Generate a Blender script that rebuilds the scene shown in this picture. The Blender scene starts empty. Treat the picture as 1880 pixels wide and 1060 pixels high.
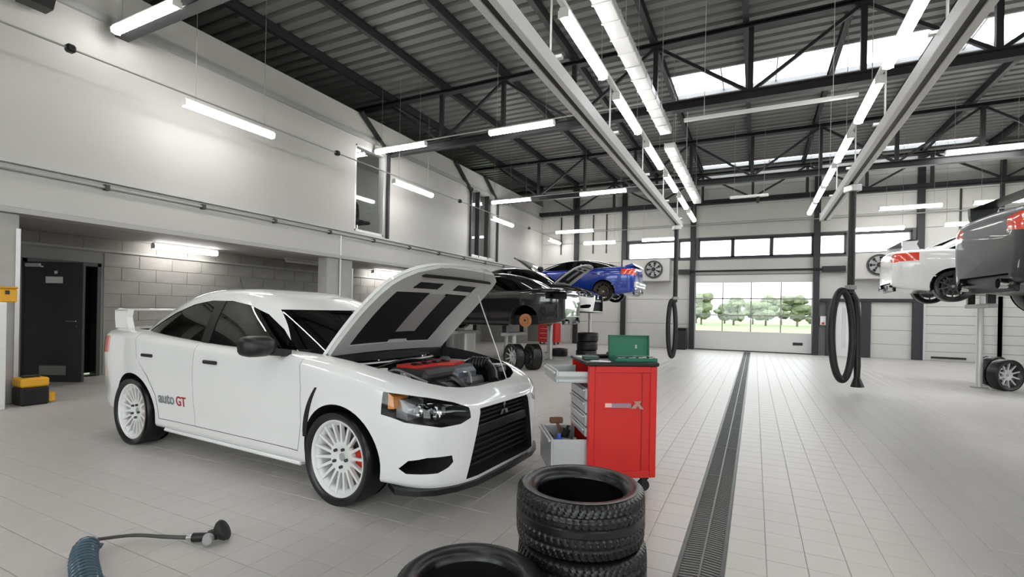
import bpy, bmesh, math, random
import numpy as np
from mathutils import Matrix, Vector
random.seed(7)
SC = bpy.context.scene
COL = SC.collection
PI = math.pi

# ------------------------------------------------------------------ camera
YAW, ROLL, EYE = math.radians(26.36), math.radians(1.1), 1.36
_F = Vector((-math.sin(YAW), math.cos(YAW), 0)); _R = Vector((math.cos(YAW), math.sin(YAW), 0)); _U = Vector((0, 0, 1))
cam_d = bpy.data.cameras.new('camera'); cam = bpy.data.objects.new('camera', cam_d); COL.objects.link(cam)
cam_d.sensor_width = 36.0; cam_d.lens = 900 / 1880 * 36; cam_d.shift_y = (573 - 530) / 1880
cam_d.clip_start = 0.05; cam_d.clip_end = 400
cx = _R * math.cos(ROLL) + _U * math.sin(ROLL); cy = -_R * math.sin(ROLL) + _U * math.cos(ROLL); cz = -_F
cam.matrix_world = Matrix(((cx.x, cy.x, cz.x, 0), (cx.y, cy.y, cz.y, 0), (cx.z, cy.z, cz.z, EYE), (0, 0, 0, 1)))
SC.camera = cam

# ------------------------------------------------------------------ world, exposure
wd = bpy.data.worlds.new('overcast_sky'); SC.world = wd; wd.use_nodes = True
bgn = wd.node_tree.nodes['Background']
bgn.inputs[0].default_value = (0.97, 0.98, 1.0, 1); bgn.inputs[1].default_value = 4.2
SC.view_settings.view_transform = 'Standard'; SC.view_settings.look = 'None'
SC.view_settings.gamma = 1.0; SC.view_settings.use_curve_mapping = False
SC.view_settings.exposure = 0.60
LAMP_E = 17.0
SC.cycles.max_bounces = 8; SC.cycles.diffuse_bounces = 4; SC.cycles.glossy_bounces = 4
SC.cycles.transparent_max_bounces = 12; SC.cycles.sample_clamp_indirect = 6.0
SC.cycles.caustics_reflective = False; SC.cycles.caustics_refractive = False

# ------------------------------------------------------------------ materials
MATS = {}
def mat(name, col, rough=0.5, metal=0.0, var=0.0, scale=8.0, bump=0.0, bscale=60.0, coat=0.0, emit=None, es=0.0, spec=0.5, stretch=None, rvar=0.0):
    if name in MATS: return MATS[name]
    m = bpy.data.materials.new(name); m.use_nodes = True; nt = m.node_tree; N = nt.nodes; L = nt.links
    b = N['Principled BSDF']
    b.inputs['Base Color'].default_value = (*col, 1); b.inputs['Roughness'].default_value = rough
    b.inputs['Metallic'].default_value = metal; b.inputs['Specular IOR Level'].default_value = spec
    b.inputs['Coat Weight'].default_value = coat; b.inputs['Coat Roughness'].default_value = 0.04
    if emit: b.inputs['Emission Color'].default_value = (*emit, 1); b.inputs['Emission Strength'].default_value = es
    if var or bump or rvar:
        tc = N.new('ShaderNodeTexCoord'); mp = N.new('ShaderNodeMapping'); L.new(tc.outputs['Object'], mp.inputs[0])
        if stretch: mp.inputs['Scale'].default_value = stretch
    if var or rvar:
        nz = N.new('ShaderNodeTexNoise'); nz.inputs['Scale'].default_value = scale; nz.inputs['Detail'].default_value = 5
        L.new(mp.outputs[0], nz.inputs['Vector'])
    if var:
        mx = N.new('ShaderNodeMix'); mx.data_type = 'RGBA'
        mx.inputs['A'].default_value = (*[c * (1 - var) for c in col], 1); mx.inputs['B'].default_value = (*[min(1, c * (1 + var)) for c in col], 1)
        L.new(nz.outputs[0], mx.inputs['Factor']); L.new(mx.outputs['Result'], b.inputs['Base Color'])
    if rvar:
        mr = N.new('ShaderNodeMapRange'); mr.inputs['To Min'].default_value = max(0, rough - rvar); mr.inputs['To Max'].default_value = rough + rvar
        L.new(nz.outputs[0], mr.inputs['Value']); L.new(mr.outputs[0], b.inputs['Roughness'])
    if bump:
        n2 = N.new('ShaderNodeTexNoise'); n2.inputs['Scale'].default_value = bscale; n2.inputs['Detail'].default_value = 4
        L.new(mp.outputs[0], n2.inputs['Vector'])
        bp = N.new('ShaderNodeBump'); bp.inputs['Strength'].default_value = bump; bp.inputs['Distance'].default_value = 0.01
        L.new(n2.outputs[0], bp.inputs['Height']); L.new(bp.outputs[0], b.inputs['Normal'])
    MATS[name] = m; return m
def glass(name, tint=(0.9, 0.95, 0.95), gloss=0.12, rough=0.02):
    if name in MATS: return MATS[name]
    m = bpy.data.materials.new(name); m.use_nodes = True; nt = m.node_tree; N = nt.nodes; L = nt.links
    N.remove(N['Principled BSDF'])
    t = N.new('ShaderNodeBsdfTransparent'); t.inputs[0].default_value = (*tint, 1)
    g = N.new('ShaderNodeBsdfGlossy'); g.inputs['Roughness'].default_value = rough
    lw = N.new('ShaderNodeLayerWeight'); lw.inputs[0].default_value = 0.5
    fr = N.new('ShaderNodeMath'); fr.operation = 'POWER'; fr.inputs[1].default_value = 5.0; L.new(lw.outputs['Facing'], fr.inputs[0])
    ad = N.new('ShaderNodeMath'); ad.operation = 'MULTIPLY_ADD'; ad.inputs[1].default_value = 1.0; ad.inputs[2].default_value = gloss; ad.use_clamp = True
    L.new(fr.outputs[0], ad.inputs[0])
    mx = N.new('ShaderNodeMixShader'); L.new(ad.outputs[0], mx.inputs[0]); L.new(t.outputs[0], mx.inputs[1]); L.new(g.outputs[0], mx.inputs[2])
    L.new(mx.outputs[0], N['Material Output'].inputs[0])
    MATS[name] = m; return m

M_TILE = mat('floor_tile', (0.53, 0.505, 0.48), 0.42, var=0.09, scale=1.3, rvar=0.06, bump=0.04, bscale=200, spec=0.4)
M_GROUT = mat('grout', (0.40, 0.385, 0.365), 0.8)
M_WALL = mat('wall_white', (0.50, 0.49, 0.47), 0.55, var=0.04, scale=2.0)
M_PANEL = mat('wall_panel', (0.60, 0.59, 0.565), 0.5, var=0.04, scale=3.0)
M_JOINT = mat('panel_joint', (0.22, 0.22, 0.21), 0.7)
M_CONC = mat('concrete', (0.40, 0.39, 0.37), 0.85, var=0.16, scale=5, bump=0.25, bscale=40)
M_BLOCK = mat('concrete_block', (0.31, 0.295, 0.275), 0.9, var=0.22, scale=3.5, bump=0.35, bscale=70, stretch=(1, 1, 2.2))
M_MORTAR = mat('mortar', (0.27, 0.26, 0.24), 0.95)
M_DECK = mat('roof_deck', (0.20, 0.197, 0.194), 0.45, var=0.10, scale=1.2)
M_STEEL = mat('dark_steel', (0.024, 0.025, 0.028), 0.5, var=0.15, scale=4)
M_DGREY = mat('dark_grey_paint', (0.030, 0.031, 0.033), 0.45)
M_ALU = mat('aluminium', (0.66, 0.66, 0.66), 0.35, metal=0.35, var=0.06, scale=10)
M_WHITE = mat('white_enamel', (0.80, 0.80, 0.79), 0.35)
M_GREY = mat('mid_grey', (0.36, 0.36, 0.355), 0.5)
M_BLACK = mat('black_plastic', (0.007, 0.007, 0.0075), 0.4)
M_MATBLK = mat('matt_black', (0.005, 0.005, 0.005), 0.75)
M_RUBBER = mat('tyre_rubber', (0.0075, 0.0075, 0.008), 0.30, var=0.3, scale=30, bump=0.08, bscale=160)
M_RUBBER2 = mat('worn_rubber', (0.011, 0.011, 0.0115), 0.45, var=0.25, scale=25)
M_LAMP = mat('lit_tube', (0.9, 0.9, 0.9), 0.4, emit=(1.0, 0.985, 0.955), es=LAMP_E)
M_CHROME = mat('chrome', (0.75, 0.75, 0.76), 0.15, metal=1.0)
M_GLASS = glass('window_glass', (0.93, 0.96, 0.96), 0.03)
M_RED = mat('red_paint', (0.62, 0.014, 0.010), 0.38, var=0.06, scale=5, coat=0.25)
M_YEL = mat('yellow_plastic', (0.75, 0.38, 0.02), 0.5)

# ------------------------------------------------------------------ mesh helpers
class MB:
    def __init__(s): s.v = []; s.f = []; s.mi = []; s.sm = []; s.cm = 0; s.cs = False
    def add(s, vs, fs, M=None):
        o = len(s.v)
        s.v += [tuple(M @ Vector(v)) if M is not None else tuple(v) for v in vs]
        for f in fs: s.f.append([i + o for i in f]); s.mi.append(s.cm); s.sm.append(s.cs)
    def box(s, x0, x1, y0, y1, z0, z1, b=0.0, M=None):
        if x0 > x1: x0, x1 = x1, x0
        if y0 > y1: y0, y1 = y1, y0
        if z0 > z1: z0, z1 = z1, z0
        b = min(b, (x1 - x0) * .45, (y1 - y0) * .45, (z1 - z0) * .45)
        if b <= 0:
            vs = [(x, y, z) for z in (z0, z1) for y in (y0, y1) for x in (x0, x1)]
            s.add(vs, [(0, 2, 3, 1), (4, 5, 7, 6), (0, 1, 5, 4), (2, 6, 7, 3), (0, 4, 6, 2), (1, 3, 7, 5)], M); return
        vs = []; X = (x0, x1); Y = (y0, y1); Z = (z0, z1)
        idx = {}
        for i in (0, 1):
            for j in (0, 1):
                for k in (0, 1):
                    sx, sy, sz = (1 - 2 * i), (1 - 2 * j), (1 - 2 * k)
                    for a in range(3):
                        p = [X[i] + sx * b, Y[j] + sy * b, Z[k] + sz * b]; p[a] = (X[i], Y[j], Z[k])[a]
                        idx[i, j, k, a] = len(vs); vs.append(tuple(p))
        fs = []
        for a in range(3):
            o1, o2 = [q for q in range(3) if q != a]
            for e in (0, 1):
                def key(p, q):
                    t = [0, 0, 0]; t[a] = e; t[o1] = p; t[o2] = q; return (*t, a)
                fs.append([idx[key(0, 0)], idx[key(1, 0)], idx[key(1, 1)], idx[key(0, 1)]])
        for a in range(3):      # edges parallel to axis a
            o1, o2 = [q for q in range(3) if q != a]
            for p in (0, 1):
                for q in (0, 1):
                    def key(e, ax):
                        t = [0, 0, 0]; t[a] = e; t[o1] = p; t[o2] = q; return (*t, ax)
                    fs.append([idx[key(0, o1)], idx[key(1, o1)], idx[key(1, o2)], idx[key(0, o2)]])
        for i in (0, 1):
            for j in (0, 1):
                for k in (0, 1): fs.append([idx[i, j, k, 0], idx[i, j, k, 1], idx[i, j, k, 2]])
        s.add(vs, fs, M)
    def cyl(s, p, q, r, n=16, r2=None, cap=True):
        p = Vector(p); q = Vector(q); d = (q - p)
        if d.length < 1e-9: return
        r2 = r if r2 is None else r2
        z = d.normalized(); a = z.orthogonal().normalized(); b = z.cross(a)
        vs = []
        for c, rr in ((p, r), (q, r2)):
            for i in range(n):
                t = 2 * PI * i / n; vs.append(c + a * (rr * math.cos(t)) + b * (rr * math.sin(t)))
        fs = [(i, (i + 1) % n, n + (i + 1) % n, n + i) for i in range(n)]
        if cap: fs += [tuple(range(n))[::-1], tuple(range(n, 2 * n))]
        s.add(vs, fs)
    def bar(s, p, q, w, h):     # rectangular bar between points, h along "up"
        p = Vector(p); q = Vector(q); z = (q - p).normalized(); up = Vector((0, 0, 1))
        if abs(z.dot(up)) > .99: up = Vector((0, 1, 0))
        a = z.cross(up).normalized() * (w / 2); b = a.normalized().cross(z).normalized() * (h / 2)
        vs = [c + i * a + j * b for c in (p, q) for i, j in ((-1, -1), (1, -1), (1, 1), (-1, 1))]
        s.add(vs, [(3, 2, 1, 0), (4, 5, 6, 7), (0, 1, 5, 4), (1, 2, 6, 5), (2, 3, 7, 6), (3, 0, 4, 7)])
    def tube(s, pts, r, n=10, closed=False, cap=True):
        pts = [Vector(p) for p in pts]; m = len(pts); vs = []; fs = []
        rs = r if isinstance(r, (list, tuple)) else [r] * m
        a = None
        for i, p in enumerate(pts):
            if closed: t = pts[(i + 1) % m] - pts[i - 1]
            else: t = pts[min(i + 1, m - 1)] - pts[max(i - 1, 0)]
            t.normalize()
            if a is None: a = t.orthogonal().normalized()
            a = (a - t * a.dot(t)).normalized(); b = t.cross(a)
            for k in range(n):
                g = 2 * PI * k / n; vs.append(p + (a * math.cos(g) + b * math.sin(g)) * rs[i])
        for i in range(m if closed else m - 1):
            j = (i + 1) % m
            for k in range(n): fs.append((i * n + k, i * n + (k + 1) % n, j * n + (k + 1) % n, j * n + k))
        if not closed and cap: fs += [tuple(range(n))[::-1], tuple(range((m - 1) * n, m * n))]
        s.add(vs, fs)
    def lathe(s, prof, n=48, axis='z', c=(0, 0, 0), closed=False, cap=False):   # prof: (r, h)
        vs = []; fs = []; m = len(prof)
        for i in range(n):
            t = 2 * PI * i / n; co, si = math.cos(t), math.sin(t)
            for r, h in prof:
                if axis == 'z': v = (r * co, r * si, h)
                elif axis == 'y': v = (r * co, h, r * si)
                else: v = (h, r * co, r * si)
                vs.append((v[0] + c[0], v[1] + c[1], v[2] + c[2]))
        for i in range(n):
            j = (i + 1) % n
            for k in range(m if closed else m - 1):
                l = (k + 1) % m; fs.append((i * m + k, j * m + k, j * m + l, i * m + l))
        if cap: fs += [tuple(i * m for i in range(n)), tuple(i * m + m - 1 for i in range(n))]
        s.add(vs, fs)
    def prism(s, poly, lo, hi, axis='y', M=None):   # poly 2D; axis y:(x,z) z:(x,y) x:(y,z)
        def P(p, h):
            if axis == 'y': return (p[0], h, p[1])
            if axis == 'z': return (p[0], p[1], h)
            return (h, p[0], p[1])
        n = len(poly); vs = [P(p, lo) for p in poly] + [P(p, hi) for p in poly]
        fs = [tuple(range(n))[::-1], tuple(range(n, 2 * n))] + [(i, (i + 1) % n, n + (i + 1) % n, n + i) for i in range(n)]
        s.add(vs, fs, M)
    def build(s, name, mats, parent=None, loc=None, rz=0.0, angle=35, fix=True, smooth=None):
        me = bpy.data.meshes.new(name); me.from_pydata(s.v, [], s.f)
        if not isinstance(mats, (list, tuple)): mats = [mats]
        for m in mats: me.materials.append(m)
        if len(mats) > 1: me.polygons.foreach_set('material_index', s.mi)
        if fix:
            bm = bmesh.new(); bm.from_mesh(me); bmesh.ops.recalc_face_normals(bm, faces=bm.faces); bm.to_mesh(me); bm.free()
        if smooth is None: smooth = any(len(f) > 8 for f in s.f) or s.cs
        if smooth:
            me.polygons.foreach_set('use_smooth', [True] * len(me.polygons)); me.set_sharp_from_angle(angle=math.radians(angle))
        me.update()
        return obj(name, me, parent, loc, rz)
def obj(name, me, parent=None, loc=None, rz=0.0):
    o = bpy.data.objects.new(name, me); COL.objects.link(o)
    if parent is not None: o.parent = parent
    if loc is not None: o.location = loc
    if rz: o.rotation_euler = (0, 0, rz)
    return o
def empty(name, loc=(0, 0, 0), rz=0.0, label=None, cat=None, group=None):
    o = obj(name, None, None, loc, rz); o.empty_display_size = 0.2
    if label: tag(o, label, cat, group)
    return o
def tag(o, label, cat, group=None):
    o['label'] = label; o['category'] = cat
    if group: o['group'] = group
    return o
def struct(o, label=None): 
    o['kind'] = 'structure'
    if label: o['label'] = label
    return o
def stuff(o): o['kind'] = 'stuff'; return o
def qbox(name, m, x0, x1, y0, y1, z0, z1, parent=None, b=0.0, loc=None, rz=0.0):
    k = MB(); k.box(x0, x1, y0, y1, z0, z1, b); return k.build(name, m, parent, loc, rz)
def copy_tree(o, parent=None):
    c = o.copy(); COL.objects.link(c); c.parent = parent
    for ch in list(o.children): copy_tree(ch, c)
    return c
ORD = ['first', 'second', 'third', 'fourth', 'fifth', 'sixth', 'seventh', 'eighth', 'ninth', 'tenth', 'eleventh', 'twelfth']

WX, FY, RX, BY, ROOF = -8.9, 21.0, 11.0, -7.0, 7.15    # left wall, far wall, right wall, rear wall, roof deck
# ================================================================== THE HALL
# ---- floor: tiles 0.2 m
floor = struct(qbox('floor', M_GROUT, -11.4, RX + .2, BY - .2, FY + .3, -0.12, -0.004), 'grey tiled workshop floor')
TS = 0.2
tl = MB(); tl.box(0.0015, TS - .0015, 0.0015, TS - .0015, -0.006, 0.0, b=0.002)
tile_me = tl.build('tile', M_TILE, floor).data
bpy.data.objects.remove(floor.children[0])
def seen(x, y):
    d = Vector((x + .1, y + .1, 0)); f = d.dot(_F)
    if f < 1.9: return None
    u = 900 * d.dot(_R) / f; v = 900 * EYE / f
    if abs(u) < 960 and v < 500: return f
    return None
tiles = []
x0 = -11.3
DR0, DR1 = -0.36, -0.12     # drain slot
xs = []
x = DR0 - TS
while x > -11.4: xs.append(x); x -= TS
x = DR1
while x < RX + .1: xs.append(x); x += TS
for x in xs:
    y = BY - .1
    while y < FY + .05: tiles.append((x, y)); y += TS
cand = sorted((seen(x, y), x, y) for x, y in tiles if seen(x, y) is not None and not (-6.4 < x < -1.8 and 2.7 < y < 4.2))
near = [(x, y) for _, x, y in cand[:300]]; nearset = set(near)
for x, y in near: obj('tile', tile_me, floor, (x, y, random.uniform(-.0006, .0006)))
rest = [p for p in tiles if p not in nearset]
A = np.array(rest); n = len(A); b = .002
tv = [(v.co.x, v.co.y, v.co.z) for v in tile_me.vertices]
top = np.array([(0.0015, 0.0015, -.003), (TS - .0015, 0.0015, -.003), (TS - .0015, TS - .0015, -.003), (0.0015, TS - .0015, -.003),
                (.0035, .0035, 0), (TS - .0035, .0035, 0), (TS - .0035, TS - .0035, 0), (.0035, TS - .0035, 0)])
V = (top[None] + np.concatenate([A, np.zeros((n, 1))], 1)[:, None, :]).reshape(-1, 3)
base = np.array([(4, 5, 6, 7), (0, 1, 5, 4), (1, 2, 6, 5), (2, 3, 7, 6), (3, 0, 4, 7)])
Fq = (base[None] + (np.arange(n) * 8)[:, None, None]).reshape(-1, 4)
me = bpy.data.meshes.new('tile_field'); me.from_pydata(V.tolist(), [], Fq.tolist()); me.materials.append(M_TILE)
stuff(obj('tile_field', me, floor))

# ---- drain channel with grates
drain = empty('floor_drain', (0, 0, 0), 0, 'long black slotted drain channel running down the middle of the tiled floor', 'drain')
qbox('trough', M_MATBLK, DR0 + .002, DR1 - .002, 0.5, 20.6, -.1, -.03, drain)
for nm, a, c in (('edge_rail', DR0 + .002, DR0 + .022), ('edge_rail', DR1 - .022, DR1 - .002)):
    qbox(nm, mat('drain_edge', (.05, .05, .05), .4, metal=.5), a, c, .5, 20.6, -.03, .002, drain, .001)
qbox('centre_rail', mat('drain_centre', (.12, .12, .115), .4, metal=.5), -.246, -.234, .5, 20.6, -.03, .002, drain, .001)
g = MB()
L0 = 1.005
k = 0.0
while k < L0 - .01:
    for a, c, s in ((DR0 + .022, -.246, 1), (-.234, DR1 - .022, -1)):
        g.bar((a, k + .008 - s * .008, -.008), (c, k + .008 + s * .008, -.008), .014, .016)
    k += .03
gm = g.build('grate', mat('cast_iron', (.014, .014, .014), .5), drain, (0, .5, 0)).data
for i in range(1, 20): obj('grate', gm, drain, (0, .5 + i * L0, 0))

# ---- ceiling: corrugated deck, purlins, skylights
SK1 = (12.3, 13.75, -2.0, RX)      # y0,y1,x0,x1
SK2 = (20.15, 20.75, -3.1, 6.2)
ceil = MB(); ceil.cs = False
P_ = .30
def deck(xa, xb, ya, yb):
    y = ya; prof = []
    while y < yb - 1e-6:
        for dy, z in ((0, 0), (.17, 0), (.20, .075), (.27, .075), (.30, 0)):
            if y + dy <= yb + 1e-6: prof.append((y + dy, ROOF + z))
        y += P_
    prof.append((yb, ROOF))
    vs = [(xx, yy, zz) for xx in (xa, xb) for yy, zz in prof]; m = len(prof)
    ceil.add(vs, [(i, i + 1, m + i + 1, m + i) for i in range(m - 1)])
DX = -12.7
deck(DX, RX + .2, BY - .2, SK1[0]); deck(DX, SK1[2], SK1[0], SK1[1]); deck(DX, RX + .2, SK1[1], SK2[0])
deck(DX, SK2[2], SK2[0], SK2[1]); deck(SK2[3], RX + .2, SK2[0], SK2[1]); deck(DX, RX + .2, SK2[1], FY + .3)
ceiling = struct(ceil.build('ceiling', M_DECK, fix=False, smooth=False), 'dark grey corrugated metal roof deck')
qbox('roof_cover', M_DGREY, -12.8, SK1[2], BY - .3, FY + .4, ROOF + .085, ROOF + .10, ceiling)
qbox('roof_cover', M_DGREY, SK1[2], RX + .4, BY - .3, SK1[0], ROOF + .085, ROOF + .10, ceiling)
qbox('roof_cover', M_DGREY, SK1[2], RX + .4, SK1[1], SK2[0], ROOF + .085, ROOF + .10, ceiling)
qbox('roof_cover', M_DGREY, SK1[2], RX + .4, SK2[1], FY + .4, ROOF + .085, ROOF + .10, ceiling)
for i, x in enumerate(np.arange(-12.36, 10.9, 1.73)):
    k = MB(); k.box(x - .05, x + .05, BY, FY, ROOF - .20, ROOF - .185); k.box(x - .05, x + .05, BY, FY, ROOF - .015, ROOF); k.box(x - .006, x + .006, BY, FY, ROOF - .185, ROOF - .015)
    k.build('purlin', M_STEEL, ceiling)
def skylight(n, y0, y1, x0, x1):
    w = struct(empty('window_%d' % n, (0, 0, 0)), 'bright rooflight strip between the dark roof panels')
    k = MB()
    k.box(x0, x1, y0, y0 + .05, ROOF - .02, ROOF + .085); k.box(x0, x1, y1 - .05, y1, ROOF - .02, ROOF + .085)
    k.box(x0, x0 + .05, y0, y1, ROOF - .02, ROOF + .085); k.box(x1 - .05, x1, y0, y1, ROOF - .02, ROOF + .085)
    k.build('curb', M_GREY, w)
    m = max(1, round((x1 - x0) / 1.15)); dx = (x1 - x0) / m
    for i in range(m):
        qbox('pane', glass('rooflight_pane', (.93, .95, .97), 0.02), x0 + i * dx + .01, x0 + (i + 1) * dx - .01, y0 + .03, y1 - .03, ROOF + .06, ROOF + .07, w)
        if i: qbox('glazing_bar', M_GREY, x0 + i * dx - .012, x0 + i * dx + .012, y0, y1, ROOF + .03, ROOF + .08, w)
skylight(1, *SK1); skylight(2, *SK2)

# ---- trusses
def truss(Y, label, zb=5.5, zt=6.86):
    t = empty('roof_truss', (0, Y, 0), 0, label, 'truss')
    k = MB(); k.box(-12.6, RX, -.09, .09, zt - .012, zt + .012); k.box(-12.6, RX, -.09, .09, zt + .066, zt + .09); k.box(-12.6, RX, -.008, .008, zt, zt + .08); k.build('top_chord', M_STEEL, t)
    k = MB(); k.box(WX, RX, -.09, .09, zb - .02, zb); k.box(WX, RX, -.09, .09, zb + .14, zb + .16); k.box(WX, RX, -.008, .008, zb, zb + .14); k.build('bottom_chord', M_STEEL, t)
    nodes = [-9 + 1.77 * i for i in range(12)]
    for i, x in enumerate(nodes):
        if x < WX + .05 or x > RX: continue
        qbox('vertical_strut', M_STEEL, x - .045, x + .045, -.045, .045, zb + .16, zt - .012, t)
    for i in range(len(nodes) - 1):
        a, c = nodes[i], nodes[i + 1]
        if c > RX: break
        k = MB()
        if i % 2 == 0: k.bar((max(a, WX) + .05, 0, zt - .02), (c - .05, 0, zb + .17), .06, .06)
        else: k.bar((a + .05, 0, zb + .17), (c - .05, 0, zt - .02), .06, .06)
        k.build('diagonal_brace', M_STEEL, t)
    return t
truss(10.35, 'dark steel roof truss crossing the hall above the blue rooflight edge, nearest in view')
truss(16.6, 'dark steel roof truss in the distance, just before the far wall')
truss(4.1, 'dark steel roof truss overhead at the top left edge of the view')
truss(20.6, 'dark steel roof truss running along the top of the far wall', 5.72)
truss(-2.2, 'dark steel roof truss behind the viewpoint')

# ---- left wall: upper wall, ledge beam, recess with block wall
wl = MB(); z0, z1 = 3.2, 6.25
W1 = (9.1, 10.16, 3.3, 5.45)     # window in upper wall
W2 = (14.55, 16.35, 3.3, 5.7)
def wall_with_holes(k, ya, yb, za, zb, holes, x0, x1):
    y = ya
    for (h0, h1, g0, g1) in holes:
        k.box(x0, x1, y, h0, za, zb); k.box(x0, x1, h0, h1, za, g0); k.box(x0, x1, h0, h1, g1, zb); y = h1
    k.box(x0, x1, y, yb, za, zb)
wall_with_holes(wl, BY - .2, FY, z0, z1, [W1, W2], WX - .2, WX)
wall_left = struct(wl.build('wall_left', M_WALL), 'white upper wall on the left of the hall')
k = MB()
k.box(WX - .22, WX + .06, BY, FY, 5.62, 5.70); k.box(WX + .001, WX + .05, BY, FY, 5.70, 5.74); struct(k.build('trim_1', M_GREY), 'grey metal trim along the upper left wall')
struct(qbox('wall_outer', M_DGREY, -12.75, -12.6, BY - .2, FY + .2, 0, ROOF + .05), 'dark outer wall seen above the office block on the left')
k = MB(); k.box(WX - .25, WX + .05, BY, FY, 2.62, 3.2, .01)
beam = struct(k.build('trim_3', mat('painted_beam', (.50, .49, .47), .6, var=.04, scale=2)), 'light grey ledge beam along the left wall')
qbox('ledge_cap', mat('ledge_cap', (.5, .5, .49), .4), WX + .0, WX + .12, BY, FY, 3.2, 3.235, beam)
k = MB(); k.cyl((WX + .10, BY, 3.12), (WX + .10, FY, 3.12), .02, 8); k.build('conduit', M_GREY, beam)
for i in range(14):
    qbox('conduit_clip', M_DGREY, WX + .05, WX + .13, 1.0 + i * 1.45 - .03, 1.0 + i * 1.45 + .03, 3.08, 3.16, beam)
k = MB(); k.box(WX - .25, WX + .09, BY, FY, 2.55, 2.62); k.build('lower_flange', mat('flange', (.42, .41, .40), .5), beam)
RW = -11.15
soff = struct(qbox('ceiling_recess', mat('soffit', (.36, .35, .335), .7, var=.1), RW - .2, WX - .25, BY, FY, 2.62, 2.75), 'grey soffit of the recess under the left ledge')
# recess block wall (block pieces 0.62 x 0.26)
wr = MB(); D1 = (3.77, 4.85, 0, 2.12)
wall_with_holes(wr, BY, FY, 0, 2.62, [D1], RW - .22, RW - .012)
wall_rec = struct(wr.build('wall_recess', M_MORTAR), 'grey concrete block wall at the back of the left recess')
bl = MB(); bl.box(-.012, 0, .004, .616, .004, .256, .003); bme = bl.build('block', M_BLOCK, wall_rec).data
bpy.data.objects.remove(wall_rec.children[0])
nb = 0
for r in range(10):
    y = 1.8 + (.31 if r % 2 else 0)
    while y < 18.9 and nb < 300:
        a_, b_ = D1[0] - .05, D1[1] + .07
        segs = [(y, y + .62)]
        if r * .26 < 2.1: segs = [q for q in ((y, min(y + .62, a_)), (max(y, b_), y + .62)) if q[1] - q[0] > .06] if y < b_ and y + .62 > a_ else segs
        for q0, q1 in segs:
            o = obj('block', bme, wall_rec, (RW + random.uniform(0, .003), q0, r * .26)); o.scale = (1, (q1 - q0) / .62, 1); nb += 1
        y += .62
qbox('tie_beam', M_CONC, RW - .0, RW + .03, 1.5, FY, 2.36, 2.40, wall_rec)
struct(qbox('wall_recess_end', M_BLOCK, RW - .2, WX - .02, 19.4, 19.6, 0, 2.62), 'end wall of the left recess')
struct(qbox('wall_recess_near', M_BLOCK, RW - .2, WX - .02, 1.0, 1.2, 0, 2.62), 'near end wall of the left recess')
# pillars in beam plane
def pillar(n, y0, y1, lab):
    p = struct(qbox('trim_%d' % n, M_CONC, WX - .28, WX + .02, y0, y1, 0, 2.55, None, .015), lab)
    qbox('edge_guard', M_ALU, WX - .01, WX + .035, y1 - .04, y1 + .008, 0, 2.35, p); return p
pillar(4, 2.2, 2.96, 'concrete pillar at the left edge of the view')
pillar(5, 8.25, 9.05, 'concrete pillar behind the white saloon car')
pillar(6, 14.3, 15.0, 'concrete pillar deeper in the left recess')
k = MB(); k.cyl((WX + .05, 8.62, .0), (WX + .05, 8.62, 3.1), .022, 8); tag(k.build('conduit_pipe', M_ALU), 'thin vertical conduit on the concrete pillar behind the white saloon', 'pipe')
# windows in upper wall, office behind
def side_window(n, y0, y1, za, zb, posts, lab):
    w = struct(empty('window_%d' % n, (WX, 0, 0)), lab)
    k = MB()
    k.box(-.16, .0, y0, y1, za, za + .05); k.box(-.16, 0, y0, y1, zb - .05, zb); k.box(-.16, 0, y0, y0 + .04, za, zb); k.box(-.16, 0, y1 - .04, y1, za, zb)
    k.build('window_frame', M_ALU, w)
    ys = [y0 + .04] + [y0 + (y1 - y0) * p for p in posts] + [y1 - .04]
    for a, c in zip(ys, ys[1:]): qbox('pane', M_GLASS, -.09, -.08, a + .01, c - .01, za + .05, zb - .05, w)
    for p in posts: qbox('mullion', M_DGREY, -.16, .01, y0 + (y1 - y0) * p - .025, y0 + (y1 - y0) * p + .025, za, zb, w)
side_window(3, *W1, [], 'narrow tall office window in the upper left wall')
side_window(4, *W2, [.35, .72], 'glazed office window in the far part of the upper left wall')
def post(Y, lab):
    p = empty('wall_post', (WX + .03, Y, 0), 0, lab, 'post'); qbox('stem', M_STEEL, 0, .07, -.035, .035, 3.236, 5.55, p)
    k = MB(); k.bar((.04, 0, 5.5), (.04, -.0, 5.62), .07, .12); k.bar((.04, 0, 5.5), (.04, -1.05, 6.25), .07, .10); k.build('knee_brace', M_STEEL, p)
post(10.24, 'slim dark steel post beside the narrow office window, with slanted knee brace')
post(14.5, 'slim dark steel post left of the glazed office window')
post(16.45, 'slim dark steel post right of the glazed office window')
of = MB(); of.box(-12.2, WX - .2, 8.2, 18, 3.1, 3.2); of.box(-12.3, -12.2, 8.2, 18, 3.2, 6.2); of.box(-12.2, WX - .2, 8.1, 8.2, 3.2, 6.2); of.box(-12.2, WX - .2, 18, 18.1, 3.2, 6.2); of.box(-12.3, WX - .2, 8.1, 18.1, 6.2, 6.3)
struct(of.build('wall_office', M_WALL), 'white office room behind the upper windows')
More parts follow.
